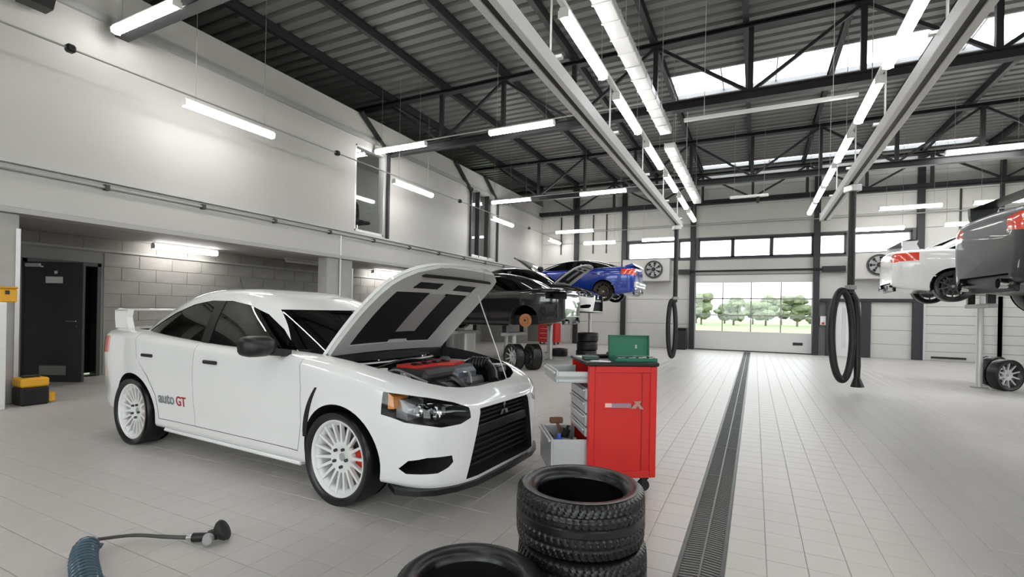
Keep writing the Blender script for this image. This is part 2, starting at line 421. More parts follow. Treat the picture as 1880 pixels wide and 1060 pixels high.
# office chair seen through the narrow window
oc = empty('office_chair', (-9.45, 9.75, 3.2), PI, 'dark office chair seen through the narrow upper window', 'chair')
k = MB(); k.cs = True
prof = [(-.24, 0), (-.26, .3), (-.22, .52), (-.1, .62), (.1, .62), (.22, .52), (.26, .3), (.24, 0)]
k.prism([(a, b + .45) for a, b in prof], -.03, .05, 'x'); k.build('backrest', M_MATBLK, oc, (0.2, 0, 0))
k = MB(); k.box(-.26, .24, -.25, .25, .40, .48, .03); k.build('seat', M_MATBLK, oc)
k = MB(); k.cyl((0, 0, .06), (0, 0, .4), .03); k.build('column', M_CHROME, oc)
for i in range(5):
    k = MB(); a = i * 2 * PI / 5; k.bar((0, 0, .07), (.28 * math.cos(a), .28 * math.sin(a), .04), .04, .03); k.cyl((.28 * math.cos(a), .28 * math.sin(a) - .015, .03), (.28 * math.cos(a), .28 * math.sin(a) + .015, .03), .03, 10); k.build('foot', M_BLACK, oc)

# ---- far wall: sandwich panels between dark columns, windows, doors
DOOR = (-2.2, 1.92, 0, 2.98)
WZ0, WZ1 = 3.66, 4.40
GAPS = [(-4.88, -2.96), (-2.80, -2.36), (-2.04, -.86), (-.78, .48), (.56, 1.84), (2.08, 2.84), (3.0, 4.72)]
fw = MB()
holes = [(DOOR[0], DOOR[1], 0, DOOR[3])]
def fbox(x0, x1, z0, z1): fw.box(x0, x1, FY, FY + .25, z0, z1)
fbox(-11.4, DOOR[0], -.1, WZ0); fbox(DOOR[1], RX + .2, -.1, WZ0); fbox(DOOR[0], DOOR[1], DOOR[3], WZ0)
fbox(-11.4, RX + .2, WZ1, ROOF + .1)
xx = -11.4
for a, c in GAPS: fbox(xx, a, WZ0, WZ1); xx = c
fbox(xx, RX + .2, WZ0, WZ1)
wall_back = struct(fw.build('wall_back', M_JOINT), 'far wall of the hall')
COLS = [-8.9, -7.2, -5.06, -2.28, 1.98, 4.96, 7.0, 9.0, 11.0]
def fpan(x0, x1, z0, z1): qbox('wall_panel', M_PANEL, x0 + .006, x1 - .006, FY - .03, FY, z0 + .006, z1 - .006, wall_back, .006)
for a, c in zip(COLS, COLS[1:]):
    for (za, zb) in ((0, 1.0), (1.0, 2.0), (2.0, 3.0), (3.0, WZ0 - .08), (WZ1 + .08, 5.05), (5.05, 5.7), (5.7, 6.4), (6.4, ROOF)):
        if a == -2.28 and zb <= 3.0: continue
        if a >= 4.9 and zb <= 3.0 and a < 9: continue
        if a == 1.98 and zb <= 2.0: continue
        fpan(a, c, za, zb)
    if c <= -5 or a >= 4.9: fpan(a, c, WZ0 - .08, WZ1 + .08)
for x in COLS[1:-1]:
    w = .1 if x < 5.5 else .04
    qbox('column', M_STEEL, x - w, x + w, FY - .16, FY - .03, 0 if x != -2.28 else 0, ROOF - .2, wall_back)
for x in (-7.95, -6.45, -5.85, 6.0): qbox('mullion', M_STEEL, x - .025, x + .025, FY - .07, FY - .03, 4.0, 5.7, wall_back)
for z in (4.95,): k = MB(); k.cyl((-8.8, FY - .2, z), (RX, FY - .2, z), .018, 8); k.build('conduit', M_GREY, wall_back)
n = 5
for a, c in GAPS:
    w = struct(empty('window_%d' % n, (0, FY, 0)), 'strip window in the far wall'); n += 1
    k = MB(); f = .05
    k.box(a - .04, c + .04, -.05, .12, WZ0 - .04, WZ0 + f); k.box(a - .04, c + .04, -.05, .12, WZ1 - f, WZ1 + .06); k.box(a - .04, a + f * .5, -.05, .12, WZ0, WZ1); k.box(c - f * .5, c + .04, -.05, .12, WZ0, WZ1)
    k.build('window_frame', M_DGREY, w); qbox('pane', M_GLASS, a, c, .04, .05, WZ0, WZ1, w)
# sectional door
gd = struct(empty('door_1', (0, FY, 0)), 'white sectional garage door with three rows of panes')
def frame_box(nm, m, x0, x1, y0, y1, z0, z1): return qbox(nm, m, x0, x1, y0, y1, z0, z1, gd, .004)
M_DOORW = mat('door_white', (.72, .72, .705), .45)
frame_box('bottom_panel', M_DOORW, DOOR[0] + .04, DOOR[1] - .04, .02, .07, .03, .74)
frame_box('top_panel', M_DOORW, DOOR[0] + .04, DOOR[1] - .04, .02, .07, 2.70, DOOR[3] - .01)
frame_box('bottom_seal', M_BLACK, DOOR[0], DOOR[1], .01, .08, 0, .035)
frame_box('jamb', M_GREY, DOOR[0] - .06, DOOR[0] + .04, -.06, .1, 0, DOOR[3]); frame_box('jamb', M_GREY, DOOR[1] - .04, DOOR[1] + .06, -.06, .1, 0, DOOR[3])
gx = np.linspace(DOOR[0] + .04, DOOR[1] - .04, 5); gz = np.linspace(.74, 2.70, 4)
for i in range(4):
    for j in range(3):
        qbox('pane', M_GLASS, gx[i] + .03, gx[i + 1] - .03, .04, .05, gz[j] + .03, gz[j + 1] - .03, gd)
for x in gx: frame_box('stile', M_GREY, x - .022, x + .022, .02, .07, .74, 2.70)
for z in gz[1:3]: frame_box('rail', M_GREY, DOOR[0] + .04, DOOR[1] - .04, .02, .07, z - .025, z + .025)
for z in (gz[0], gz[3]): frame_box('rail', M_DOORW, DOOR[0] + .04, DOOR[1] - .04, .015, .07, z - .03, z + .03)
frame_box('handle', M_BLACK, 1.28, 1.60, -.01, .03, .32, .42)
k = MB(); k.cyl((-2.75, -.2, 3.12), (2.86, -.2, 3.12), .04, 12); k.build('torsion_shaft', M_BLACK, gd)
frame_box('shaft_drum', M_BLACK, -2.8, -2.35, -.3, -.1, 3.02, 3.2); frame_box('shaft_drum', M_BLACK, 2.15, 2.85, -.3, -.1, 3.02, 3.22)
frame_box('track', M_ALU, DOOR[1] + .05, DOOR[1] + .11, -.12, -.03, 0, 3.1); frame_box('track', M_ALU, DOOR[0] - .11, DOOR[0] - .05, -.12, -.03, 0, 3.1)
frame_box('control_box', M_WHITE, DOOR[1] + .2, DOOR[1] + .38, -.12, -.03, 1.1, 1.42); frame_box('control_button', M_RED, DOOR[1] + .25, DOOR[1] + .33, -.14, -.12, 1.12, 1.2)
# portal door with dark frame right of it
pd = struct(empty('door_2', (0, FY, 0)), 'dark framed white passage door right of the garage door')
for x0, x1 in ((2.3, 2.58), (3.35, 3.62), (4.78, 4.98)): qbox('post', M_DGREY, x0, x1, -.17, 0, 0, 1.95, pd, .006)
qbox('header', M_DGREY, 2.12, 5.0, -.17, 0, 1.95, 2.06, pd, .006)
qbox('leaf', mat('bright_leaf', (.8, .8, .8), .4), 2.58, 3.35, -.04, 0, 0, 1.95, pd, .004); qbox('vision_strip', M_ALU, 2.80, 2.92, -.05, -.04, .3, 1.75, pd)
for j in range(4): qbox('leaf_board', M_PANEL, 3.62, 4.78, -.05, 0, j * .4875 + .004, (j + 1) * .4875 - .004, pd, .006)
# right sectional doors with ribs
for n_, (a, c) in ((3, (5.1, 8.9)),):
    d = struct(empty('door_%d' % n_, (0, FY, 0)), 'white ribbed sectional door at the right end of the far wall')
    for j in range(10): qbox('leaf_board', M_PANEL, a, c, -.06, 0, j * .3 + .004, (j + 1) * .3 - .004, d, .008)
    qbox('jamb', M_ALU, a - .05, a + .03, -.12, 0, 0, 3.0, d); qbox('jamb', M_ALU, c - .03, c + .05, -.12, 0, 0, 3.0, d)
    qbox('handle', M_BLACK, 5.3, 6.2, -.1, -.06, .08, .14, d)
    for x in (6.55, 7.0): qbox('guide_post', M_GREY, x - .04, x + .04, -.16, -.06, 0, 3.0, d)
# right and rear walls (outside the view)
k = MB(); k.box(RX, RX + .2, BY - .2, FY + .2, 0, 3.4); k.box(RX, RX + .2, BY - .2, FY + .2, 4.9, ROOF + .1); k.box(RX, RX + .2, BY - .2, -5, 3.4, 4.9); k.box(RX, RX + .2, 19.5, FY + .2, 3.4, 4.9)
struct(k.build('wall_right', M_WALL), 'white right wall of the hall outside the view')
n = 20
w = struct(empty('window_%d' % n, (RX, 0, 0)), 'long strip window added in the unseen right wall to let daylight in')  # strip window added out of view as an extra daylight opening
for i in range(14): qbox('pane', M_GLASS, .1, .11, -5 + i * 1.75 + .04, -5 + (i + 1) * 1.75 - .04, 3.4, 4.9, w); qbox('mullion', M_DGREY, .05, .15, -5 + i * 1.75 - .04, -5 + i * 1.75 + .04, 3.4, 4.9, w)
k = MB(); OP = [(-8.0, -4.4), (-2.6, 2.2), (4.4, 9.6)]; xa = DX
for a, c in OP: k.box(xa, a, BY - .2, BY, 0, ROOF + .1); k.box(a, c, BY - .2, BY, 4.3, ROOF + .1); xa = c
k.box(xa, RX + .2, BY - .2, BY, 0, ROOF + .1)
struct(k.build('wall_rear', M_WALL), 'white wall of the hall behind the viewpoint')
for j, (a, c) in enumerate(OP):  # glazed doors added out of view so daylight comes from behind the camera
    d = struct(empty('door_%d' % (5 + j), (0, BY - .1, 0)), 'glazed sectional door added unseen behind the viewpoint to let daylight in')
    qbox('bottom_panel', M_DOORW, a, c, -.03, .03, 0, .5, d)
    for q in range(4): 
        for z in range(4): qbox('pane', M_GLASS, a + (c - a) * q / 4 + .03, a + (c - a) * (q + 1) / 4 - .03, -.005, .005, .5 + z * .95 + .03, .5 + (z + 1) * .95 - .03, d)
    for q in range(5): qbox('stile', M_GREY, a + (c - a) * q / 4 - .03, a + (c - a) * q / 4 + .03, -.03, .03, .5, 4.3, d)
    for z in range(1, 5): qbox('rail', M_GREY, a, c, -.03, .03, .5 + z * .95 - .03, .5 + z * .95 + .03, d)

# ---- grey steel door standing ajar in the recess
dd = struct(empty('door_4', (RW, D1[0] + .04, 0)), 'dark grey steel door standing ajar in the block wall')
M_DARKDOOR = mat('dark_door', (.042, .043, .045), .42)
k = MB(); k.box(-.2, .03, -.05, 0, 0, 2.12); k.box(-.2, .03, 1.0, 1.06, 0, 2.12); k.box(-.2, .03, -.05, 1.06, 2.06, 2.13); k.build('door_frame', M_DARKDOOR, dd)
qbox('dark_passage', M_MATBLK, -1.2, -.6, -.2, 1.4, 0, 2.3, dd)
leaf = qbox('door_leaf', M_DARKDOOR, 0, .05, 0, .98, .02, 2.06, dd, .006, (.03, 0, 0), -math.radians(62))
k = MB(); k.box(.055, .06, .28, .72, .14, .30, .0); k.build('vent_grille', mat('vent_metal', (.32, .32, .29), .4, metal=.4), leaf)
for j in range(6): qbox('vent_slat', M_GREY, .06, .07, .30, .70, .155 + j * .023, .165 + j * .023, leaf)
qbox('name_plate', M_WHITE, .05, .056, .36, .64, 1.70, 1.81, leaf); qbox('round_sign', M_WHITE, .05, .056, .50, .55, 1.86, 1.91, leaf, .002)
k = MB(); k.cyl((.05, .9, 1.06), (.10, .9, 1.06), .012); k.cyl((.1, .905, 1.06), (.1, .74, 1.06), .011); k.cyl((.05, .9, .97), (.07, .9, .97), .018); k.build('door_handle', M_CHROME, leaf)
k = MB(); k.box(.05, .10, .05, .28, 1.97, 2.03, .005); k.bar((.08, .25, 1.99), (.12, .36, 1.97), .03, .02); k.build('door_closer', M_ALU, leaf)

# ---- outside: grass, path, hedge of trees, seen through the panes
grass = struct(qbox('ground', mat('grass', (.13, .17, .075), .95, var=.35, scale=.5), -120, 120, -160, 260, -.5, -.125), 'green meadow outside the garage door')
struct(qbox('ground_apron', mat('asphalt_apron', (.14, .15, .155), .9, var=.1), -20, 20, FY + .3, FY + 9, -.4, -.06), 'pale asphalt outside the garage door')
random.seed(11)
M_LEAF = mat('tree_leaves', (.115, .14, .075), .9, var=.4, scale=1.1); M_TRUNK = mat('tree_bark', (.10, .08, .06), .9)
for i in range(18):
    X = (-22 + i * 4.7 if i < 9 else -20 + (i - 9) * 4.9) + random.uniform(-.1, .1); Yt = (88 if i < 9 else 104) + random.uniform(-3, 3); H = random.uniform(3.4, 6.2)
    t = empty('meadow_tree', (X, Yt, -.12), 0, '%s pale green tree from the left in the %s row beyond the meadow outside' % (ORD[i % 9], 'front' if i < 9 else 'back'), 'tree', 'trees beyond the meadow')
    k = MB(); k.cyl((0, 0, 0), (0, 0, H * .4), .16, 8, .1); k.build('trunk', M_TRUNK, t)
    bm = bmesh.new()
    for c in range(16):
        a = random.uniform(0, 2 * PI); r = random.uniform(0, 1.35); z = random.uniform(.28, .86) * H
        mtx = Matrix.Translation((r * math.cos(a), r * math.sin(a), z)) @ Matrix.Diagonal((random.uniform(.7, 1.2), random.uniform(.7, 1.2), random.uniform(.5, .9), 1))
        bmesh.ops.create_icosphere(bm, subdivisions=2, radius=1.0, matrix=mtx)
    for v in bm.verts: v.co += Vector((random.uniform(-.12, .12), random.uniform(-.12, .12), random.uniform(-.12, .12)))
    me = bpy.data.meshes.new('crown'); bm.to_mesh(me); bm.free(); me.materials.append(M_LEAF); obj('crown', me, t)
# ================================================================== LAMPS, RAILS, HOSES
def make_lamp(L=1.58):
    t = empty('tube_lamp')
    k = MB(); k.box(-L / 2, L / 2, -.05, .05, .0, .045, .008); k.build('housing', M_WHITE, t)
    k = MB(); prof = [(-.062, .0), (-.066, -.03), (-.05, -.065), (-.02, -.085), (.02, -.085), (.05, -.065), (.066, -.03), (.062, 0)]
    k.prism(prof, -L / 2 + .015, L / 2 - .015, 'x'); k.build('diffuser', M_LAMP, t, smooth=True)
    for s in (-1, 1): qbox('end_cap', M_WHITE, s * (L / 2 - .015), s * L / 2, -.062, .062, -.075, .01, t)
    return t
LP = {1.58: make_lamp(1.58), 1.3: make_lamp(1.3)}
_used = set()
def lamp(x, y, z, along, label, L=1.58, wire=None, group='tube lamps'):
    p = LP[L]
    if L in _used: o = copy_tree(p)
    else: o = p; _used.add(L)
    o.location = (x, y, z); o.rotation_euler = (0, 0, 0 if along == 'x' else PI / 2)
    tag(o, label, 'lamp', group)
    if wire:
        for s in (-.6, .6):
            k = MB(); k.cyl((s, 0, .045), (s, 0, wire - z), .004, 6); k.build('hanging_wire', M_GREY, o)
    return o
# rows along the hall above each exhaust rail
def row(x, ys, side):
    ys = sorted(ys, reverse=True); vis = [y for y in ys if y > 4.4]
    for i, y in enumerate(ys):
        if y > 4.4: lamp(x, y, 4.66, 'y', '%s tube lamp counted from the far wall in the row above the %s exhaust rail' % (ORD[i], side), group='lamps above the %s rail' % side)
        else: lamp(x, y, 4.66, 'y', 'unseen tube lamp, %s from the far wall in the row above the %s exhaust rail' % (ORD[i], side), group='unseen lamps of the %s row' % side)
LY = [5.8, 8.06, 10.4, 12.65, 14.9, 17.1]
row(-1.93, LY + [3.5, 1.2, -1.1, -3.4], 'left'); row(1.48, [7.4 - .4, 9.3 - .3, 11.3, 13.3, 15.2, 17.1] + [4.3, 1.2, -1.1, -3.4], 'right')
for sx, side in ((-1.93, 'left'), (1.48, 'right')):
    t = empty('lamp_trunking', (sx, 0, 4.705), 0, 'long white trunking carrying the lamps above the %s exhaust rail' % side, 'trunking')
    k = MB(); k.box(-.03, .03, -5, 18, 0, .05); k.build('channel', M_WHITE, t)
    for y in np.arange(2.0, 18.1, 2.25):
        k = MB(); k.cyl((0, y, .05), (0, y, ROOF - 4.705 - .1), .005, 6); k.build('hanging_wire', M_GREY, t)
# duct beside the left lamps: corrugated white duct
for (ya, yb, xx, zz, lab) in ((3.2, 9.9, -1.62, 4.95, 'ribbed white duct hanging beside the lamps, nearer length before the truss'), (10.6, 16.2, -1.66, 4.9, 'ribbed white duct hanging beside the lamps, farther length past the truss')):
    t = empty('ribbed_duct', (xx, 0, zz), 0, lab, 'duct')
    k = MB(); k.box(-.11, .11, ya, yb, -.06, .06, .01); k.build('duct_body', M_ALU, t)
    r = MB(); r.box(-.118, .118, 0, .03, -.067, .067); rm = None
    for y in np.arange(ya + .2, yb - .1, .4):
        if rm is None: rm = r.build('duct_rib', M_ALU, t, (0, y, 0)).data
        else: obj('duct_rib', rm, t, (0, y, 0))
    for y in (ya + .5, (ya + yb) / 2, yb - .5): k = MB(); k.cyl((0, y, .06), (0, y, ROOF - zz + .01), .006, 6); k.build('hanging_wire', M_GREY, t)
# exhaust rails
def rail(x, y0, y1, side):
    t = empty('exhaust_rail', (x, 0, 3.80), 0, 'long aluminium exhaust extraction rail on the %s side of the drain' % side, 'rail')
    k = MB()
    k.box(-.10, -.03, y0, y1, -.04, .04, .006); k.box(.03, .10, y0, y1, -.04, .04, .006); k.build('twin_track', M_WHITE, t)
    qbox('duct_box', M_WHITE, -.085, .085, y0, y1, .04, .14, t, .01)
    qbox('rubber_slot', M_BLACK, -.03, .03, y0, y1, -.02, .035, t)
    qbox('end_stop', M_GREY, -.11, .11, y1, y1 + .04, -.05, .15, t, .005)
    for y in ([2.35, 4.65, 6.93, 9.23, 11.52, 13.77] if x < 0 else [2.6, 5.65, 8.0, 10.15, 12.3]):
        k = MB(); k.box(-.13, .13, y - .03, y + .03, .14, .17); k.cyl((0, y, .17), (0, y, .905), .012, 8); k.build('hanger', M_ALU, t)
    return t
rail(-1.92, -2, 14.1, 'left'); rail(1.50, -2, 14.2, 'right')
def hose_drop(x, y, zt, zl, rx, ztop_loop, nozzle, side, turn):
    t = empty('exhaust_hose', (x, y, 0), turn, 'black exhaust hose coiled in a long loop below the %s rail' % side, 'hose')
    k = MB(); k.box(-.09, .09, -.12, .12, zt - .16, zt - .045, .01); k.build('trolley', M_ALU, t)
    k = MB(); k.tube([(0, 0, zt - .1), (0, 0, zt - .8), (0, 0, ztop_loop + .2), (0, 0, ztop_loop - .05)], .058, 14); k.build('drop_hose', M_RUBBER2, t)
    k = MB(); k.cs = True; n = 60; pts = []
    cz = (zl + ztop_loop) / 2; h = (ztop_loop - zl) / 2
    for i in range(n):
        a = 2 * PI * i / n
        px = -rx * .75 + rx * math.cos(a); pz = cz + h * math.sin(a)
        pts.append((px, .02 * math.sin(a), pz))
    k.tube(pts, .06, 14, closed=True); k.build('hose_loop', M_RUBBER2, t)
    # corrugation rings
    rg = MB(); rg.lathe([(.058, -.012), (.066, 0), (.058, .012)], 14, 'z'); rm = None
    if nozzle:
        k = MB(); pts = [(.02, 0, ztop_loop - .05), (.09, 0, ztop_loop - .16), (.13, 0, cz + .3), (.14, 0, zl + .25)]
        k.tube(pts, .055, 14); k.cs = True; k.build('tail_hose', M_RUBBER2, t)
        k = MB(); k.cyl((.14, 0, zl + .27), (.14, 0, zl + .02), .055, 16, .05); k.cyl((.14, 0, zl + .05), (.15, 0, zl - .12), .05, 16, .11); k.build('nozzle', M_BLACK, t)
    k = MB(); k.box(-.07, .07, -.07, .07, ztop_loop + .02, ztop_loop + .10, .01); k.build('hose_clamp', M_GREY, t)
    return t
hose_drop(1.54, 10.62, 3.80, .25, .19, 1.86, True, 'right', YAW)
hose_drop(-1.92, 13.7, 3.80, .25, .10, 1.75, False, 'left', YAW)
# cross rows on trusses and wall lamps
lamp(-8.05, 9.75, 5.45, 'x', 'tube lamp by the left wall in the cross row under the nearest truss', wire=7.155)
lamp(-4.70, 9.75, 5.45, 'x', 'tube lamp over the black car, in the cross row under the nearest truss', wire=7.155)
lamp(-8.0, 15.9, 5.42, 'x', 'tube lamp by the left wall in the cross row under the far truss', wire=7.155)
lamp(-4.6, 15.9, 5.42, 'x', 'tube lamp above the blue car in the cross row under the far truss', wire=7.155)
lamp(5.1, 16.2, 5.68, 'x', 'tube lamp high at the right edge in the cross row under the far truss', wire=7.155)
lamp(-7.9, 3.92, 5.5, 'x', 'large tube lamp at the top left corner of the view', wire=7.155)
lamp(-4.6, 3.0, 5.5, 'x', 'tube lamp above the white saloon outside the top of the view', wire=7.155)
lamp(4.4, 3.9, 5.5, 'x', 'tube lamp on the right outside the top of the view', wire=7.155); lamp(5.6, 9.9, 5.5, 'x', 'tube lamp above the grey car outside the right of the view', wire=7.155)
for i, x in enumerate((-7, -4.2, 4.2, 7)): lamp(x, -2.6, 5.5, 'x', 'unseen tube lamp, %s from the left in the cross row behind the viewpoint' % ORD[i], wire=7.155, group='unseen cross row lamps')
for y, lab in ((5.28, 'tube lamp hung along the upper left wall above the white saloon'), (10.2, 'tube lamp hung along the upper left wall right of the narrow office window'), (15.15, 'tube lamp hung along the upper left wall by the glazed office window'), (.35, 'tube lamp hung along the upper left wall outside the view')):
    lamp(-7.95, y, 4.52, 'y', lab, wire=7.155)
lamp(-7.95, 20.1, 4.52, 'y', 'short tube lamp at the far end of the left wall', 1.3, wire=7.155)
for x0, y, z, L, lab in ((-7.1, 20.3, 4.95, 1.58, 'tube lamp high before the far wall at its left end'), (-6.05, 20.6, 4.45, 1.3, 'tube lamp low before the far wall above the blue car'),
                         (-3.55, 20.65, 4.48, 1.3, 'tube lamp above the left strip window before the far wall'), (4.3, 19.3, 4.92, 1.58, 'tube lamp high before the far wall right of the garage door'),
                         (3.75, 20.6, 4.48, 1.3, 'tube lamp above the right strip window before the far wall'), (6.15, 20.4, 4.48, 1.3, 'tube lamp low before the far wall behind the raised white car'),
                         (6.6, 19.3, 4.92, 1.58, 'tube lamp before the far wall at the right edge of the view')):
    if y > 20: x0, y, z = x0 * .92, y * .92, 1.36 + (z - 1.36) * .92
    lamp(x0, y, z, 'x', lab, L, wire=7.155)
# recess lamps
lamp(-10.75, 6.2, 2.56, 'y', 'lit tube lamp under the soffit beside the grey steel door', 1.3)
o = empty('tube_lamp', (-10.6, 9.3, 2.56), 0, 'unlit tube lamp under the soffit behind the concrete pillar', 'lamp'); qbox('housing', M_WHITE, -.05, .05, -.8, .8, .02, .06, o, .006); qbox('diffuser', mat('unlit_diffuser', (.6, .6, .58), .4), -.06, .06, -.78, .78, -.05, .02, o, .02)
lamp(-10.75, 12.6, 2.56, 'y', 'tube lamp deep under the soffit hidden behind the open bonnet')
lamp(-10.6, 10.2, 6.1, 'y', 'tube lamp added inside the office to brighten the narrow upper window'); lamp(-10.6, 15.4, 6.1, 'y', 'tube lamp added inside the office to brighten the glazed upper window')  # both lamps added so the office interior is not dark
# wall wire with clips
k = MB(); k.cyl((-7.95, BY, 4.64), (-7.95, FY, 4.64), .014, 8); w_ = empty('wall_cable', (0, 0, 0), 0, 'thin dark lamp cable stretched in front of the upper left wall', 'cable'); k.build('cable', M_GREY, w_)
for y in (3.1, 7.6, 12.4, 17.4): qbox('junction_box', M_BLACK, -8.0, -7.9, y - .05, y + .05, 4.59, 4.69, w_, .02)
for Y, z in ((3.92, 5.56), (9.75, 5.51), (15.9, 5.48)):
    k = MB(); k.cyl((WX + .05, Y, z), (-2.0, Y, z), .014, 8); tag(k.build('cross_cable', M_ALU), {3.92: 'lamp cable at the top left reaching the wall', 9.75: 'thin pale lamp cable strung below the nearest truss', 15.9: 'thin pale lamp cable strung below the far truss'}[Y], 'cable')
k = MB(); k.box(-1.25, 1.45, 9.58, 9.66, 4.98, 5.03); k.cyl((-.9, 9.62, 5.03), (-.9, 9.62, ROOF), .005, 6); k.cyl((1.1, 9.62, 5.03), (1.1, 9.62, ROOF), .005, 6); tag(k.build('cable_tray', M_WHITE), 'thin bright cable tray between the two lamp rows below the rooflight', 'cable tray')
# sensor bar near the middle
t = empty('sensor_bar', (-.22, 16.2, 4.93), 0, 'white sensor bar hanging over the drain in the distance', 'sensor')
qbox('bar', M_WHITE, -.52, .52, -.06, .06, -.02, .05, t, .01); qbox('sensor', M_BLACK, .2, .28, -.05, .05, -.2, -.02, t, .01); qbox('bracket', M_WHITE, .22, .26, -.02, .02, -.05, 0, t)
for s in (-.4, .4):
    k = MB(); k.cyl((s, 0, .05), (s, 0, 2.22), .005, 6); k.build('hanging_wire', M_GREY, t)
# unit heaters
def heater(x0, x1, fx, lab):
    t = empty('unit_heater', (0, FY - .03, 0), 0, lab, 'heater')
    k = MB(); k.box(x0, x1, -.55, -.002, 2.72, 3.62, .02); k.build('casing', M_WALL, t)
    k = MB(); k.lathe([(.36, -.56), (.36, -.6), (.31, -.6), (.30, -.552)], 32, 'y', (fx, 0, 3.2)); k.build('fan_ring', M_DGREY, t)
    k = MB(); k.cyl((fx, -.553, 3.2), (fx, -.56, 3.2), .31, 32); k.build('fan_recess', M_MATBLK, t)
    k = MB(); k.cyl((fx, -.57, 3.2), (fx, -.62, 3.2), .08, 16); k.build('fan_hub', M_BLACK, t)
    for i in range(7):
        a = i * 2 * PI / 7; k = MB(); c, s = math.cos(a), math.sin(a)
        k.add([(fx + c * .07 - s * .03, -.565, 3.2 + s * .07 + c * .03), (fx + c * .29 - s * .08, -.565, 3.2 + s * .29 + c * .08), (fx + c * .29 + s * .06, -.60, 3.2 + s * .29 - c * .06), (fx + c * .07 + s * .03, -.60, 3.2 + s * .07 - c * .03)], [(0, 1, 2, 3)])
        k.build('fan_blade', M_GREY, t, fix=False)
    for i in range(3):
        k = MB(); r = .1 + i * .09; k.lathe([(r, -.615), (r + .006, -.62), (r, -.625)], 28, 'y', (fx, 0, 3.2)); k.build('guard_ring', M_ALU, t)
    return t
heater(3.05, 5.3, 3.75, 'white unit heater with black fan right of the garage door')
heater(-5.0, -3.1, -3.72, 'white unit heater with black fan behind the blue car')
# black floor bin by the door, loudspeaker
t = empty('waste_bin', (-2.62, 20.5, 0), 0, 'black waste bin standing left of the garage door', 'bin')
k = MB(); k.box(-.22, .22, -.22, .22, 0, .78, .03); k.build('body', M_BLACK, t); k = MB(); k.box(-.24, .24, -.24, .24, .78, .86, .03); k.build('lid', M_BLACK, t)
t = empty('loudspeaker', (WX, 2.98, 5.48), 0, 'black loudspeaker bracketed to the upper left wall at the top corner', 'speaker')
k = MB(); k.prism([(.12, -.16), (.12, .30), (.42, .30), (.42, -.02), (.34, -.16)], -.14, .17, 'y'); k.build('cabinet', M_BLACK, t)
qbox('bracket', M_DGREY, 0, .14, -.03, .06, 0, .14, t); k = MB(); k.cyl((.38, .0, -.09), (.395, .0, -.10), .06, 20); k.build('cone', M_MATBLK, t)
# ================================================================== VEHICLES
def pchip(pts):
    xs = np.array([p[0] for p in pts], float); ys = np.array([p[1] for p in pts], float)
    h = np.diff(xs); d = np.diff(ys) / h; m = np.zeros(len(xs))
    for i in range(1, len(xs) - 1):
        if d[i - 1] * d[i] > 0:
            w1 = 2 * h[i] + h[i - 1]; w2 = h[i] + 2 * h[i - 1]; m[i] = (w1 + w2) / (w1 / d[i - 1] + w2 / d[i])
    m[0] = d[0]; m[-1] = d[-1]
    def f(x):
        x = min(max(x, xs[0]), xs[-1]); i = min(max(int(np.searchsorted(xs, x) - 1), 0), len(h) - 1)
        t = (x - xs[i]) / h[i]; t2, t3 = t * t, t ** 3
        return float((2 * t3 - 3 * t2 + 1) * ys[i] + (t3 - 2 * t2 + t) * h[i] * m[i] + (-2 * t3 + 3 * t2) * ys[i + 1] + (t3 - t2) * h[i] * m[i + 1])
    return f
def crom(P, k):
    out = []; n = len(P)
    for i in range(n - 1):
        p0 = P[max(i - 1, 0)]; p1 = P[i]; p2 = P[i + 1]; p3 = P[min(i + 2, n - 1)]
        for j in range(k):
            t = j / k
            out.append(tuple(.5 * ((2 * p1[a]) + (-p0[a] + p2[a]) * t + (2 * p0[a] - 5 * p1[a] + 4 * p2[a] - p3[a]) * t * t + (-p0[a] + 3 * p1[a] - 3 * p2[a] + p3[a]) * t ** 3) for a in (0, 1)))
    out.append(P[-1]); return out
def mesh_of(mb, name, m):
    me = bpy.data.meshes.new(name); me.from_pydata(mb.v, [], mb.f)
    for q in (m if isinstance(m, (list, tuple)) else [m]): me.materials.append(q)
    bm = bmesh.new(); bm.from_mesh(me); bmesh.ops.recalc_face_normals(bm, faces=bm.faces); bm.to_mesh(me); bm.free(); return me
def boolean(me, cutters, op='DIFFERENCE'):
    o = bpy.data.objects.new('tmp', me); COL.objects.link(o); tmp = []
    for c in cutters:
        co = bpy.data.objects.new('tmpc', c); COL.objects.link(co); tmp.append(co)
        md = o.modifiers.new('b', 'BOOLEAN'); md.object = co; md.operation = op; md.solver = 'EXACT'; md.material_mode = 'TRANSFER'
    dg = bpy.context.evaluated_depsgraph_get(); dg.update()
    r = bpy.data.meshes.new_from_object(o.evaluated_get(dg), preserve_all_data_layers=True, depsgraph=dg)
    for t in tmp + [o]: bpy.data.objects.remove(t)
    return r
def shade(me, ang=28):
    me.polygons.foreach_set('use_smooth', [True] * len(me.polygons)); me.set_sharp_from_angle(angle=math.radians(ang)); return me
def prism_me(poly, lo, hi, axis, m): k = MB(); k.prism(poly, lo, hi, axis); return mesh_of(k, 'c', m)
def box_me(a, m): k = MB(); k.box(*a); return mesh_of(k, 'c', m)
def cyl_me(p, q, r, m, n=48): k = MB(); k.cyl(p, q, r, n); return mesh_of(k, 'c', m)

